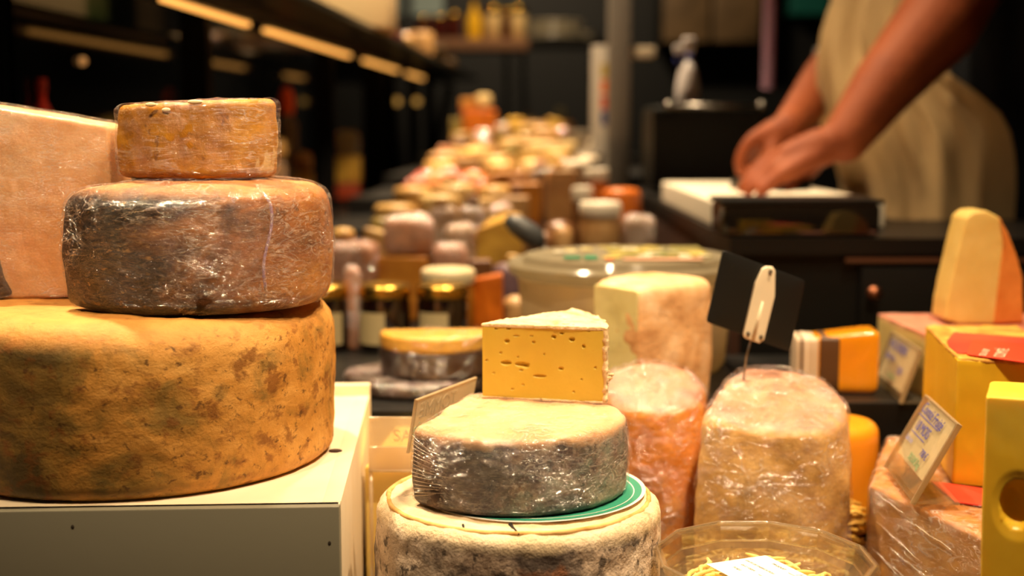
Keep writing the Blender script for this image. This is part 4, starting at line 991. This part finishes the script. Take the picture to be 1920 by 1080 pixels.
# ============================================================ LEFT SIDE: dark glass, LED shelf, posts
def lat(l, Y): return l+.048*Y
def prism_y(l0, l1, y0, y1, z0, z1):
    b = bmesh.new(); vs = [b.verts.new((lat(l, y), y, z)) for z in (z0, z1) for l, y in ((l0, y0), (l1, y0), (l1, y1), (l0, y1))]
    for f in ((3, 2, 1, 0), (4, 5, 6, 7), (0, 1, 5, 4), (1, 2, 6, 5), (2, 3, 7, 6), (3, 0, 4, 7)): b.faces.new([vs[i] for i in f])
    return b
def at0(b, loc):
    b.transform(Matrix.Translation(-Vector(loc))); return b
gl = plain('dark_glass', (6, 7, 8), .06, spec=.22)
structure('window_1', prism_y(-.800, -.790, 1.9, 6.2, 0, 1.9), gl)
loc = (lat(-.80, 1.4), 1.4, 0)
single('glass_panel', at0(prism_y(-.812, -.802, 1.36, 1.895, 0, 1.9), loc), gl, 'dark glass panel with bluish upright edge at the far left', 'glass', loc, smooth=False)
loc = (lat(-.64, 1.3), 1.3, 0)
single('side_cabinet', at0(prism_y(-.785, -.50, 1.35, 5.5, 0, .90), loc), black, 'long low black cabinet running along the dark glass at left', 'cabinet', loc, smooth=False)
ts = thing('lit_shelf', 'long black overhead shelf with warm light strips along its underside', 'shelf', (lat(-.5, 1.4), 1.4, 1.29))
loc = ts.location.copy()
part('shelf_board', at0(prism_y(-.66, -.42, 1.40, 5.75, 1.290, 1.302), loc), plain('shelf_grey', (40, 42, 38), .3), ts, False)
part('light_rail', at0(prism_y(-.595, -.545, 1.40, 5.7, 1.276, 1.290), loc), black, ts, False)
led = plain('led_warm', (255, 190, 110), .5, emit=(255, 176, 84), es=1.7)
for y0, y1 in ((1.87, 2.34), (2.48, 3.38), (3.62, 4.28), (4.54, 4.98)):
    part('light_strip', at0(prism_y(-.576, -.564, y0, y1, 1.269, 1.276), loc), led, ts, False)
for yy in (2.75, 3.2, 3.75):
    l_ = bpy.data.lights.new('strip_lamp', 'SPOT'); l_.energy = 9; l_.color = WARM; l_.spot_size = 1.5; l_.spot_blend = .6; l_.shadow_soft_size = .012
    o = bpy.data.objects.new('strip_lamp', l_); C.objects.link(o); o.location = (lat(-.50, yy), yy-.15, 1.284); o.rotation_euler = (math.radians(12), math.radians(-12), 0)
for Y, px, wp, lb in ((2.17, 372, 50, 'nearest and widest black post under the lit shelf'), (3.27, 610, 34, 'second black post under the lit shelf, counted from the front'), (4.07, 702, 40, 'third black post under the lit shelf, counted from the front'), (4.36, 730, 22, 'slim black post right behind the third one under the lit shelf'), (4.95, 776, 20, 'fifth black post under the lit shelf, counted from the front'), (5.36, 806, 18, 'farthest black post under the lit shelf')):
    x = XW(px, Y, 250); w_ = wp/FPX*Y
    single('shelf_post', box(-w_/2, w_/2, -.02, .02, 0, .390, .002), black_matte, lb, 'post', (x, Y, .90), smooth=False)
def stand(name, label, cat, x, y, z, prof, m, extra=None):
    t = thing(name, label, cat, (x, y, z)); part('bottle_body', lathe(prof, 24), m, t, True, sharp=50)
    if extra: part('cap', lathe(extra[0], 20), extra[1], t, True, sharp=50)
    return t
rx_ = XW(70, 1.95, 200)
stand('sauce_bottle', 'dim red bottle standing far left behind the pale wedge', 'bottle', rx_, 1.97, .90, [(0, 0), (.016, 0), (.016, .215), (.006, .235), (.006, .25), (0, .25)], plain('dim_red', (190, 40, 16), .4), ([(0, .25), (.008, .25), (.008, .268), (0, .268)], plain('dim_red_cap', (150, 30, 12), .4)))
ox = XW(530, 3.0, 185)
stand('sauce_bottle', 'bottle with bright orange top between the first two black posts', 'bottle', ox, 3.05, .90, [(0, 0), (.024, 0), (.024, .20), (.012, .225), (0, .225)], plain('grey_bottle', (110, 96, 80), .4), ([(0, .225), (.016, .225), (.018, .262), (.010, .285), (0, .285)], plain('orange_cap', (240, 90, 20), .4)))
fr = random.Random(77)
side = [(2.75, [('block', 'tan', 524, 44, 392, .90), ('block', 'cream', 524, 40, 345, None), ('pack', 'tan', 522, 36, 300, None), ('wheel', 'cream', 520, 40, 262, None)], 'in the left stack on the side cabinet'),
        (2.95, [('block', 'brown', 574, 34, 370, .90), ('block', 'yellow', 572, 32, 322, None), ('wheel', 'tan', 570, 34, 285, None)], 'in the middle stack on the side cabinet'),
        (3.35, [('sausage', 'red', 656, 36, 378, .90), ('block', 'red', 656, 44, 345, None), ('block', 'yellow', 656, 46, 292, None), ('pack', 'olive', 656, 42, 245, None)], 'in the stack between the second and third posts')]
for Y, its, wh in side:
    z = .90
    for i, (k, c, px, wp, top, _) in enumerate(its):
        l = f'{WORD.get(c, c)} {KW[k]}, {["at the bottom", "second from below", "third from below", "topmost"][i if i < len(its)-1 else 3]} {wh}'
        good(k, c, px, wp, top, Y, l, z); z = max(ZW(top, Y)-z, .012)+z+.003
for i, (px, top, Y) in enumerate(((744, 190, 4.4), (782, 190, 4.9))):
    t = thing('wall_lamp', ['warm globe lamp seen between the third and fifth posts', 'warm globe lamp seen just before the farthest post'][i], 'lamp', (XW(px, Y, top), Y, .90))
    part('stem', tube([(0, 0, 0), (0, 0, ZW(top, Y)-.92)], .004, 8), black, t)
    b = bmesh.new(); bmesh.ops.create_uvsphere(b, u_segments=16, v_segments=10, radius=.013); part('globe', b, plain('globe_glow', (230, 170, 80), .4, emit=(255, 190, 90), es=.55), t, True, (0, 0, ZW(top, Y)-.90))
Yl = 2.15; xx = lat(-.788, Yl)
t = thing('lamp_reflection', 'small round glow standing in for a lamp reflection on dark glass, upper left', 'lamp', (XW(150, Yl, 115), Yl, ZW(115, Yl)))  # glowing disc added in place of a lamp's reflection in the glass
b = lathe([(0, -.004), (.010, -.004), (.010, 0), (0, .0)], 20); b.transform(Matrix.Rotation(PI/2, 4, 'Y')); part('glow_backing', b, black, t)
b = bmesh.new(); bmesh.ops.create_uvsphere(b, u_segments=14, v_segments=8, radius=.007); part('reflection_glow', b, plain('reflection_emit', (220, 160, 90), .4, emit=(255, 180, 100), es=.4), t, True, (.004, 0, 0))
# things on the overhead shelf
ZS = 1.3025
def shelf_box(name, label, cat, px0, px1, Y, dpt, ztop_py, m):
    x0, x1 = XW(px0, Y, 50), XW(px1, Y, 50); h = ZW(ztop_py, Y)-ZS
    t = thing(name, label, cat, (x0, Y, ZS)); part('carton', box(0, x1-x0, 0, dpt, 0, h, .003), m, t, True, sharp=30)
    part('lid_flap', box(-.002, x1-x0+.002, -.003, dpt+.002, h*.82, h+.003, .002), m, t, True, sharp=30); return t
shelf_box('carton', 'large pale cream carton standing on the overhead shelf', 'box', 552, 728, 2.80, .22, -120, plain('cream_carton', (200, 174, 130), .7))
shelf_box('carton', 'green printed carton left of the cream carton on the overhead shelf', 'box', 500, 544, 2.74, .16, -60, plain('green_carton', (60, 100, 40), .6, var=((120, 110, 50), 12)))
single('folded_cloth', loft(poly([(0, 0), (.085, 0), (.085, .12), (0, .12)], 60, .008), 0, .028, bev=.008, sides=5, caps=5, amp=.004), plain('dark_red_cloth', (90, 20, 18), .9), 'dark red folded cloth on the overhead shelf behind the cream carton', 'cloth', (lat(-.52, 3.35), 3.32, ZS))
fr = random.Random(5)
for i in range(7):
    Y = 3.7+.22*i; r = .030+.006*(i % 3); c = ['cream', 'pink', 'tan', 'cream', 'tan', 'pale', 'tan'][i]
    good('pack' if i % 2 else 'round', c, (lat(-.48-.03*(i % 2), Y)/Y)*FPX+960, 2*r/Y*FPX, 235-(ZS+.045+.02*(i % 3)-H)/Y*FPX, Y, f'{WORD.get(c, c)} item, {["nearest", "second", "third", "fourth", "fifth", "sixth", "farthest"][i]} in the row at the far end of the overhead shelf', ZS)

# ============================================================ BACK OF THE SHOP
zs = ZW(72, 5.4)
t = thing('wall_shelf', 'brown wooden shelf of jars on the back wall', 'shelf', (XW(886, 5.4, 80), 5.4, zs))
wsh = (XW(992, 5.4, 80)-XW(782, 5.4, 80))
part('board', box(-wsh/2, wsh/2, 0, .25, -.045, 0, .003), plain('brown_shelf', (140, 100, 70), .6), t, True, sharp=30)
for s in (-.3, .3): part('bracket', box(s*wsh-.01, s*wsh+.01, .22, 1.2, -.16, -.045), black, t, False)
red_jar = plain('red_brown_jar', (72, 22, 14), .3)
def sjar(px, wp, top, label, body, lid=gold, Y=5.48):
    return jar(label, px, Y, zs, h=ZW(top, Y)-zs, r=wp/2/FPX*Y, body=body, lid=lid, name='jar')
sjar(796, 26, 32, 'red brown jar, leftmost on the wooden wall shelf', red_jar)
sjar(826, 26, 30, 'red brown jar, second from left on the wooden wall shelf', red_jar)
sjar(853, 24, 24, 'dark jar left of the yellow bottle on the wall shelf', red_jar)
sjar(926, 30, 14, 'cream jar with gold lid, right of the yellow bottle on the wall shelf', plain('cream_jar', (222, 190, 130), .3))
sjar(950, 16, 20, 'narrow dark red jar between the two cream jars on the wall shelf', red_jar)
sjar(972, 30, 14, 'cream jar with gold lid, rightmost on the wall shelf', plain('cream_jar', (222, 190, 130), .3))
stand('oil_bottle', 'tall yellow bottle on the wooden wall shelf', 'bottle', XW(889, 5.48, 50), 5.48, zs, [(0, 0), (.030, 0), (.030, .085), (.010, .12), (.010, .15), (0, .15)], plain('yellow_bottle', (222, 170, 30), .3), ([(0, .15), (.012, .15), (.012, .165), (0, .165)], gold))
single('wall_notice', box(-.075, .075, 0, .003, 0, .16), plain('notice_paper', (150, 168, 166), .7), 'pale blank notice above the left end of the wall shelf', 'notice', (XW(802, 6.58, 15), 6.594, ZW(28, 6.59)), smooth=False)
# side table with plates
Yp = 5.9; zp = ZW(76, Yp)
t = thing('wall_shelf', 'black wall shelf holding the stack of plates at the back', 'shelf', (XW(1050, Yp, 80), Yp, zp))
part('top', box(-.17, .20, -.13, .15, -.03, 0, .003), black, t, True, sharp=30)
for sx_ in (-.16, .18):
    part('bracket', box(sx_-.01, sx_+.01, .10, .70, -.12, -.03), black, t, False)
plm = plain('plate_glaze', (200, 190, 165), .2)
for i in range(6):
    single('plate', lathe([(0, 0), (.08, 0), (.125, .010), (.124, .012), (.078, .003), (0, .003)], 40), plm, f'pale plate in the stack at the back, {["lowest", "second from below", "third from below", "fourth from below", "fifth from below", "topmost"][i]}', 'plate', (XW(1040, Yp, 80), Yp, zp+.001+i*.0135), group='stack of plates at the back')
single('bowl', lathe([(0, 0), (.02, 0), (.042, .034), (.040, .034), (.018, .004), (0, .004)], 32), plm, 'small bowl right of the stacked plates at the back', 'bowl', (XW(1104, Yp, 80), Yp-.02, zp+.001))

# work counter with the board, scale, cabinet
t = thing('work_counter', 'black L shaped work counter with a brown left side, in front of the person', 'counter', (.262, 1.60, 0))
part('worktop', pprism([(0, 0), (1.15, 0), (1.15, .32), (.290, .32), (.290, 1.35), (0, 1.35)], .945, .965), plain('dark_worktop', (20, 17, 15), .4, spec=.25), t, False)
part('brown_side', box(.004, .016, .01, 1.34, .001, .9445), plain('brown_side_wood', (58, 32, 18), .5), t, False)
part('cabinet_front', box(.016, 1.14, .012, .030, .001, .9445), black, t, False)
part('back_panel', pprism([(1.14, .012), (1.14, .31), (.28, .31), (.28, 1.34), (.016, 1.34), (.016, 1.33), (.27, 1.33), (.27, .30), (1.13, .30), (1.13, .012)], .001, .9445), black, t, False)
dr = part('drawer', box(.16, .70, .002, .012, .775, .93, .002), black, t, True, sharp=30)
p = PX(1635, 548, 1.60)
kb = lathe([(0, 0), (.004, 0), (.004, .008), (.009, .011), (.009, .016), (0, .018)], 20); kb.transform(Matrix.Rotation(PI/2, 4, 'X')); part('drawer_knob', kb, plain('copper', (170, 110, 80), .35, metal=1), dr, True, (p.x-.262, .002, p.z))
part('brown_trim', box(.14, 1.10, -.001, .004, .936, .941), plain('trim_brown', (90, 52, 30), .5), t, False)
brd = plain('board_white', (238, 228, 206), .5)
bo = PZ(1216, 336, 1.0)
single('cutting_board', loft(poly([(0, 0), (.225, .0), (.225, .66), (0, .66)], 100, .02), 0, .034, bev=.003, sides=3, caps=3), brd, 'large cream cutting board under the hands on the work counter', 'board', (.268, 1.745, .9655))
t = thing('plastic_case', 'low smoky clear case on the work counter in front of the cutting board', 'case', (XW(1350, 1.64, 400), 1.612, .9655))
wc = XW(1640, 1.64, 400)-XW(1350, 1.64, 400); zc_ = ZW(372, 1.64)-.9655
o = part('case_body', box(0, wc, 0, .10, 0, zc_-.006, .006, 3), clear('smoky', (110, 100, 90), .08, .05, .15, (60, 52, 44)), t, True, sharp=30)
part('case_lid', box(-.003, wc+.003, -.003, .103, zc_-.006, zc_, .002), black, t, True, sharp=30)
# scale
t = thing('shop_scale', 'wide black weighing scale with a bright metal rim behind the board', 'scale', (.335, 2.62, .9655))
Ysx = 2.60; x0, x1 = XW(1168, Ysx, 250)-.335, XW(1440, Ysx, 250)-.335; zt = ZW(198, Ysx)-.9655
x0 = max(x0, -.06)
bs = loft(poly([(x0, 0), (x1, 0), (x1, .22), (x0, .22)], 80, .01), .012, zt, bev=.012, sides=5, caps=4)
part('scale_body', bs, plain('scale_black', (17, 18, 16), .5, spec=.2), t, True, sharp=50)
part('metal_rim', tube([(x0+.03, -.004, zt-.001), (x1-.01, -.004, zt-.001)], .005, 10), steel, t)
for x_ in (x0+.03, x1-.01):
    b = bmesh.new(); bmesh.ops.create_uvsphere(b, u_segments=14, v_segments=8, radius=.009); part('rim_cap', b, steel, t, True, (x_, -.004, zt))
for x_ in (x0+.04, x1-.04):
    for y_ in (.03, .2): part('foot', lathe([(0, 0), (.012, 0), (.012, .013), (0, .013)], 16, cx=x_, cy=y_), black_matte, t)
# spray bottle
spw = plain('spray_white', (196, 190, 190), .4); spb = plain('spray_blue', (50, 66, 150), .4)
Yb_ = 2.72; zb = .9655+zt+.0005; hh = ZW(70, Yb_)-zb
t = thing('spray_bottle', 'white spray bottle with a blue collar standing on the scale', 'bottle', (XW(1290, Yb_, 130), Yb_, zb))
k = hh/.145
part('bottle_body', lathe([(0, 0), (.024*k, 0), (.026*k, .004), (.025*k, .04*k), (.019*k, .075*k), (.010*k, .098*k), (0, .098*k)], 32), spw, t)
part('blue_collar', lathe([(0, .096*k), (.011*k, .096*k), (.011*k, .110*k), (0, .110*k)], 24), spb, t)
b = box(-.030*k, .012*k, -.008*k, .008*k, .110*k, .128*k, .004*k); merge(b, box(-.012*k, .014*k, -.009*k, .009*k, .124*k, .145*k, .005*k)); part('spray_head', b, spw, t)
part('trigger', tube([(-.016*k, 0, .112*k), (-.026*k, 0, .100*k), (-.024*k, 0, .086*k)], .003*k, 8), spb, t)
# grey upright post with bracket
Yk = 3.0
t = thing('support_post', 'upright pale grey square post with short arm at the back right of the display', 'post', (XW(1162, Yk+.02, 120), Yk+.02, .9455))
wk = 42/FPX*Yk
part('post', box(-wk/2, wk/2, 0, .05, 0, 1.3, .004), plain('pale_grey_post', (120, 114, 106), .6), t, True, sharp=30)
za = ZW(97, Yk)-.9455; part('arm', box(wk/2, wk/2+.055, .01, .04, za-.013, za+.013, .003), plain('arm_white', (200, 186, 160), .4), t, True, sharp=30)
# printed cartons left of the post
mult = [((206, 196, 180), 'pale carton'), ((206, 90, 30), 'orange'), ((190, 160, 50), 'yellow')]
t = thing('drinks_carton', 'tall pale carton with orange and yellow print beside the grey post', 'carton', (XW(1124, 3.2, 160), 3.2, .946))
t.location.z = tier_z(3.2)+.001
hk = ZW(86, 3.2)-t.location.z
part('carton_body', box(-.018, .020, -.02, .03, 0, hk, .002), plain('carton_pale', (196, 188, 176), .5), t, True, sharp=30)
for py0, py1, c_ in ((150, 175, (222, 110, 30)), (120, 146, (176, 150, 40)), (180, 205, (200, 70, 30)), (208, 235, (40, 60, 120))):
    z1_, z0_ = ZW(py0, 3.2)-t.location.z, ZW(py1, 3.2)-t.location.z
    part('print_patch', box(.002, .0205, -.0206, -.018, z0_, z1_, .0003), plain(f'print_{c_[0]}_{c_[2]}', c_, .5), t, False)
stand('sauce_bottle', 'small bottle with red label at the back edge right of the cheeses', 'bottle', XW(1052, 4.9, 190), 4.95, 1.0055, [(0, 0), (.030, 0), (.030, .12), (.012, .16), (0, .16)], plain('olive_bottle', (110, 100, 70), .4), ([(.031, .05), (.031, .11)], plain('bottle_red', (190, 60, 40), .5)))
# hanging coiled cord and hose
def coil(name, label, cat, px0, py0, px1, py1, Y, rr, m, turns, ztop):
    p0, p1 = PX(px0, py0, Y), PX(px1, py1, Y); p0.z = ztop if ztop else p0.z
    n = turns*10; pts = []
    for k in range(n+1):
        c_ = p0.lerp(p1, k/n); a = 2*PI*k/10; pts.append(c_+Vector((math.cos(a)*rr, math.sin(a)*rr, 0))-p1)
    return single(name, tube(pts, .0032, 6), m, label, cat, p1)
coil('telephone_cable', 'pinkish coiled cord hanging down behind the scale', 'cord', 1442, 0, 1440, 168, 3.0, .012, plain('cord_pink', (220, 170, 196), .5), 60, 1.9)
coil('coiled_hose', 'grey spring hose hanging just left of the apron', 'hose', 1542, 90, 1522, 195, 2.9, .013, plain('hose_grey', (190, 186, 180), .4), 26, None)
t = thing('hose_hook', 'metal arm holding up the grey spring hose', 'arm', PX(1542, 90, 2.9))
part('arm', tube([(0, 0, 0), (.02, 0, .02), (.05, .0, .02), (.06, .02, .0), (.06, .03, -PX(1542, 90, 2.9).z+.001)], .006, 8), steel, t)
# lit panel on the back wall, right
t = thing('wall_cupboard', 'brown fronted wall cupboard high on the back wall at right', 'cupboard', (XW(1335, 6.3, 60), 6.34, ZW(82, 6.3)))
wq = (XW(1430, 6.3, 60)-XW(1240, 6.3, 60))/2
part('carcass', box(-wq, wq, 0, .24, 0, .42, .004), black, t, True, sharp=30)
pnl = plain('brown_panel', (130, 104, 72), .5, var=((96, 76, 50), 8))
for k in range(2): part('door', box(-wq+.01+k*wq, -.008+k*wq, -.012, .0, .012, .40, .003), pnl, t, True, sharp=30)
single('wall_box', box(-.09, .09, 0, .14, 0, .10, .006), plain('teal_box', (30, 110, 100), .4), 'teal box high on the back wall left of the apron', 'box', (XW(1532, 6.3, 20), 6.44, ZW(26, 6.4)), smooth=False)
# ============================================================ PERSON behind the work counter
def cone_seg(bm, p, q, r0, r1):
    p, q = Vector(p), Vector(q)
    for c_, r_ in ((p, r0), (q, r1)):
        s = bmesh.new(); bmesh.ops.create_icosphere(s, subdivisions=3, radius=r_); merge(bm, s, Matrix.Translation(c_))
    tube([p, q], r0, 20, bm, radii=[r0, r1])
def chain(bm, pts, rr):
    for i in range(len(pts)-1): cone_seg(bm, pts[i], pts[i+1], rr[i], rr[i+1])
skin = plain('skin', (146, 76, 40), .65, sss=.05, spec=.25, var=((130, 64, 34), 18), bump=(160, .12))
shirt_m = plain('dark_navy_shirt', (16, 20, 28), .9, bump=(60, .1))
apron_m = plain('beige_apron_cloth', (182, 154, 108), .9, var=((170, 142, 98), 9), bump=(300, .15))
trouser_m = plain('dark_trousers', (14, 14, 16), .9)
PXo = Vector((.765, 2.22, 0))
per = thing('person', 'person in dark shirt and beige apron bending over the cutting board, both hands at work', 'person', PXo)
def W(x, y, Y): return PX(x, y, Y)-PXo
b = bmesh.new()
pel = Vector((.02, 0, .98)); chest = Vector((.0, 0, 1.30)); neck = Vector((-.02, 0, 1.50))
for y in (-.07, .07): chain(b, [pel+Vector((0, y, 0)), pel+Vector((-.02, y, .16)), chest+Vector((0, y, 0)), chest+Vector((.0, y*.8, .12))], [.115, .115, .115, .08])
chain(b, [chest+Vector((0, 0, .12)), neck, neck+Vector((-.03, 0, .08))], [.09, .055, .052])
# legs and feet
for s in (-1, 1):
    chain(b, [pel+Vector((0, .09*s, -.02)), Vector((.01, .10*s, .50)), Vector((.04, .10*s, .10))], [.098, .060, .042])
    chain(b, [Vector((.05, .10*s, .045)), Vector((-.12, .11*s, .03))], [.040, .030])
# head
hd = neck+Vector((-.075, 0, .19))
cone_seg(b, hd+Vector((.015, 0, .01)), hd+Vector((-.01, 0, -.03)), .088, .078)
cone_seg(b, hd+Vector((-.03, 0, -.07)), hd+Vector((-.05, 0, -.085)), .048, .032)
cone_seg(b, hd+Vector((-.092, 0, .0)), hd+Vector((-.112, 0, -.030)), .010, .013)
for s in (-1, 1): cone_seg(b, hd+Vector((.01, .083*s, .0)), hd+Vector((.015, .086*s, -.03)), .014, .010)
for z_ in (-.052, -.062): cone_seg(b, hd+Vector((-.085, -.018, z_)), hd+Vector((-.085, .018, z_)), .008, .008)
# near arm
sh1 = neck+Vector((.03, -.17, -.07)); el1 = W(1822, -58, 1.95); wr1 = W(1583, 262, 1.86)
midf = el1.lerp(wr1, .30)+Vector((.004, 0, -.008))
chain(b, [chest+Vector((0, -.10, .12)), sh1, sh1.lerp(el1, .5), el1, midf, el1.lerp(wr1, .68), wr1], [.08, .068, .062, .058, .060, .046, .033])
def hand(palm, wr, kn, tips, thumb, rad=.0088):
    """wrist wr, four knuckles kn, list of finger joints"""
    for k_, t_ in zip(kn, tips):
        cone_seg(b, wr.lerp(k_, .22), k_, .0185, .0125)
        chain(b, [k_]+t_, [.0118]+[rad*1.08, rad, rad*.86][:len(t_)])
    chain(b, thumb, [.016, .0125, .0105, .009][:len(thumb)])
Yh = 1.85
kn = [W(1462, 290, Yh+.045), W(1452, 298, Yh+.020), W(1455, 312, Yh-.004), W(1468, 328, Yh-.024)]
tips = [[W(1432, 306, Yh+.045), W(1408, 328, Yh+.043), W(1396, 346, Yh+.040)], [W(1424, 318, Yh+.018), W(1402, 338, Yh+.016), W(1390, 356, Yh+.014)], [W(1430, 334, Yh-.006), W(1412, 348, Yh-.008), W(1402, 362, Yh-.010)], [W(1448, 342, Yh-.026), W(1434, 354, Yh-.028), W(1424, 364, Yh-.030)]]
hand(None, wr1, kn, tips, [wr1.lerp(kn[0], .25), W(1520, 318, Yh+.055), W(1494, 338, Yh+.055), W(1478, 352, Yh+.05)])
cone_seg(b, wr1.lerp((kn[1]+kn[2])/2, .35), wr1.lerp((kn[1]+kn[2])/2, .8), .028, .022)
# far arm
Yf = 2.13
sh2 = neck+Vector((.03, .17, -.07)); el2 = W(1575, 118, 2.46); wr2 = W(1478, 240, Yf)
chain(b, [chest+Vector((0, .10, .12)), sh2, sh2.lerp(el2, .5), el2, el2.lerp(wr2, .3), el2.lerp(wr2, .7), wr2], [.08, .062, .052, .046, .044, .034, .027])
kn2 = [W(1412, 262, Yf-.02), W(1406, 268, Yf), W(1408, 276, Yf+.02), W(1414, 284, Yf+.038)]
tips2 = [[W(1396, 276, Yf-.022), W(1388, 298, Yf-.024), W(1388, 320, Yf-.02)], [W(1392, 284, Yf), W(1385, 306, Yf), W(1388, 324, Yf)], [W(1396, 292, Yf+.02), W(1391, 312, Yf+.02), W(1394, 328, Yf+.016)], [W(1404, 298, Yf+.038), W(1400, 314, Yf+.036), W(1402, 328, Yf+.032)]]
hand(None, wr2, kn2, tips2, [wr2.lerp(kn2[0], .3), W(1444, 292, Yf-.035), W(1424, 310, Yf-.035), W(1410, 322, Yf-.03)])
cone_seg(b, wr2.lerp((kn2[1]+kn2[2])/2, .35), wr2.lerp((kn2[1]+kn2[2])/2, .8), .025, .020)
def remeshed(b, name, vox, it, m, parent):
    me = bpy.data.meshes.new(name); b.to_mesh(me); b.free(); o = bpy.data.objects.new(name, me); C.objects.link(o)
    r_ = o.modifiers.new('r', 'REMESH'); r_.mode = 'VOXEL'; r_.voxel_size = vox
    s_ = o.modifiers.new('s', 'SMOOTH'); s_.factor = .5; s_.iterations = it
    dg = bpy.context.evaluated_depsgraph_get(); dg.update(); me2 = bpy.data.meshes.new_from_object(o.evaluated_get(dg)); bpy.data.objects.remove(o)
    me2.name = name; return link(name, me2, m, parent)
remeshed(b, 'body', .0048, 5, skin, per)
# hair, eyes
b = bmesh.new(); bmesh.ops.create_uvsphere(b, u_segments=32, v_segments=20, radius=1)
bmesh.ops.delete(b, geom=[v for v in b.verts if v.co.z < -.35 or (v.co.x < -.55 and v.co.z < .45)], context='VERTS')
b.transform(Matrix.Translation(hd+Vector((.018, 0, .016))) @ Matrix.Diagonal((.103, .094, .098, 1)))
o = part('hair', b, plain('dark_hair', (24, 16, 12), .7, bump=(200, .5)), per); o.modifiers.new('s', 'SOLIDIFY').thickness = .008
for s in (-1, 1):
    b = bmesh.new(); bmesh.ops.create_uvsphere(b, u_segments=12, v_segments=8, radius=.010); part('eye', b, plain('eye_white', (200, 196, 190), .3), per, True, hd+Vector((-.080, .030*s, .006)))
# clothing: lofted rings  (z, cx, rx_front, rx_back, ry)
def garment(name, rings, m, a0=0, a1=360, n=72, fold=.004, ff=5, thick=.003, seed=0, span=None):
    b = bmesh.new(); rr = []
    full = span is None
    for z, cxx, rf, rb, ry in rings:
        row = []
        for k in range(n if full else n+1):
            if not full: a0, a1 = 180-span(z), 180+span(z)
            a = math.radians(a0+(a1-a0)*k/n); cx_, sy_ = math.cos(a), math.sin(a)
            rx = rb if cx_ > 0 else rf
            d = 1+fold/.15*(fbm(Vector((cx_*ff, sy_*ff, z*ff*.9+seed)), 3))
            row.append(b.verts.new((cxx+rx*cx_*d, ry*sy_*d, z)))
        rr.append(row)
    for p, q in zip(rr, rr[1:]):
        for k in range(len(p) if full else len(p)-1): k2 = (k+1) % len(p); b.faces.new((p[k], p[k2], q[k2], q[k]))
    o = part(name, b, m, per); o.modifiers.new('s', 'SOLIDIFY').thickness = thick; sb = o.modifiers.new('u', 'SUBSURF'); sb.levels = 1; sb.render_levels = 1; return o
garment('shirt', [(.90, .03, .14, .15, .215), (1.0, .02, .15, .16, .22), (1.15, .01, .17, .155, .215), (1.3, .0, .165, .145, .215), (1.40, -.005, .14, .125, .21), (1.46, -.015, .11, .10, .155), (1.505, -.02, .078, .075, .085)], shirt_m, fold=.012)
def sleeve(p, q, r0, r1):
    p, q = Vector(p), Vector(q); pts = [p.lerp(q, k/5) for k in range(6)]
    o = part('sleeve', tube(pts, r0, 20, radii=[r0+(r1-r0)*k/5 for k in range(6)], cap=False), shirt_m, per); o.modifiers.new('s', 'SOLIDIFY').thickness = .003
sleeve(sh1+Vector((.0, .05, .01)), sh1.lerp(el1, .72), .078, .066)
sleeve(sh2+Vector((.0, -.05, .01)), sh2.lerp(el2, .72), .078, .064)
part('collar', tube([(neck+Vector((.085*math.cos(a)-.005, .085*math.sin(a), .0+.012*math.cos(a)))) for a in [2*PI*k/24 for k in range(25)]], .010, 8), plain('blue_collar_cloth', (36, 42, 120), .8), per)
garment('trousers', [(.10, .04, .075, .075, .17), (.50, .02, .10, .10, .19), (.80, .03, .135, .145, .20), (.96, .02, .15, .155, .215)], trouser_m, fold=.01)
for s in (-1, 1):
    b = box(-.17, .085, .10*s-.045, .10*s+.05, 0, .075, .02, 3); part('shoe', b, plain('black_shoe', (12, 12, 12), .4), per)
# apron: bib and skirt, open at the back
def aspan(z):
    return 84 if z < 1.12 else 84-(z-1.12)/.10*34 if z < 1.22 else 50
garment('apron', [(.62, -.02, .17, .13, .255), (.80, -.02, .17, .14, .255), (.93, -.015, .18, .15, .258), (1.01, -.005, .195, .155, .252), (1.06, -.005, .225, .16, .245), (1.12, -.01, .240, .165, .236), (1.17, -.012, .243, .16, .234), (1.22, -.015, .242, .15, .232), (1.28, -.02, .232, .12, .226), (1.38, -.02, .185, .10, .19)],
        apron_m, n=90, fold=.022, ff=4.2, thick=.002, seed=4, span=aspan)
# knife held under the hands
k0, k1 = PX(1500, 345, 1.90), PX(1405, 352, 1.97)
t = thing('knife', 'dark handled knife held under both hands on the cutting board', 'knife', k0)
part('handle', tube([(.015, 0, 0), (-.02, .012, .0), (-.05, .03, 0)], .011, 12, radii=[.009, .012, .010]), black, t)
bl = box(-.105, -.045, -.0008, .0008, -.010, .006, .0004); bl.transform(Matrix.Rotation(math.radians(-31), 4, 'Z')); part('blade', bl, steel, t, False)
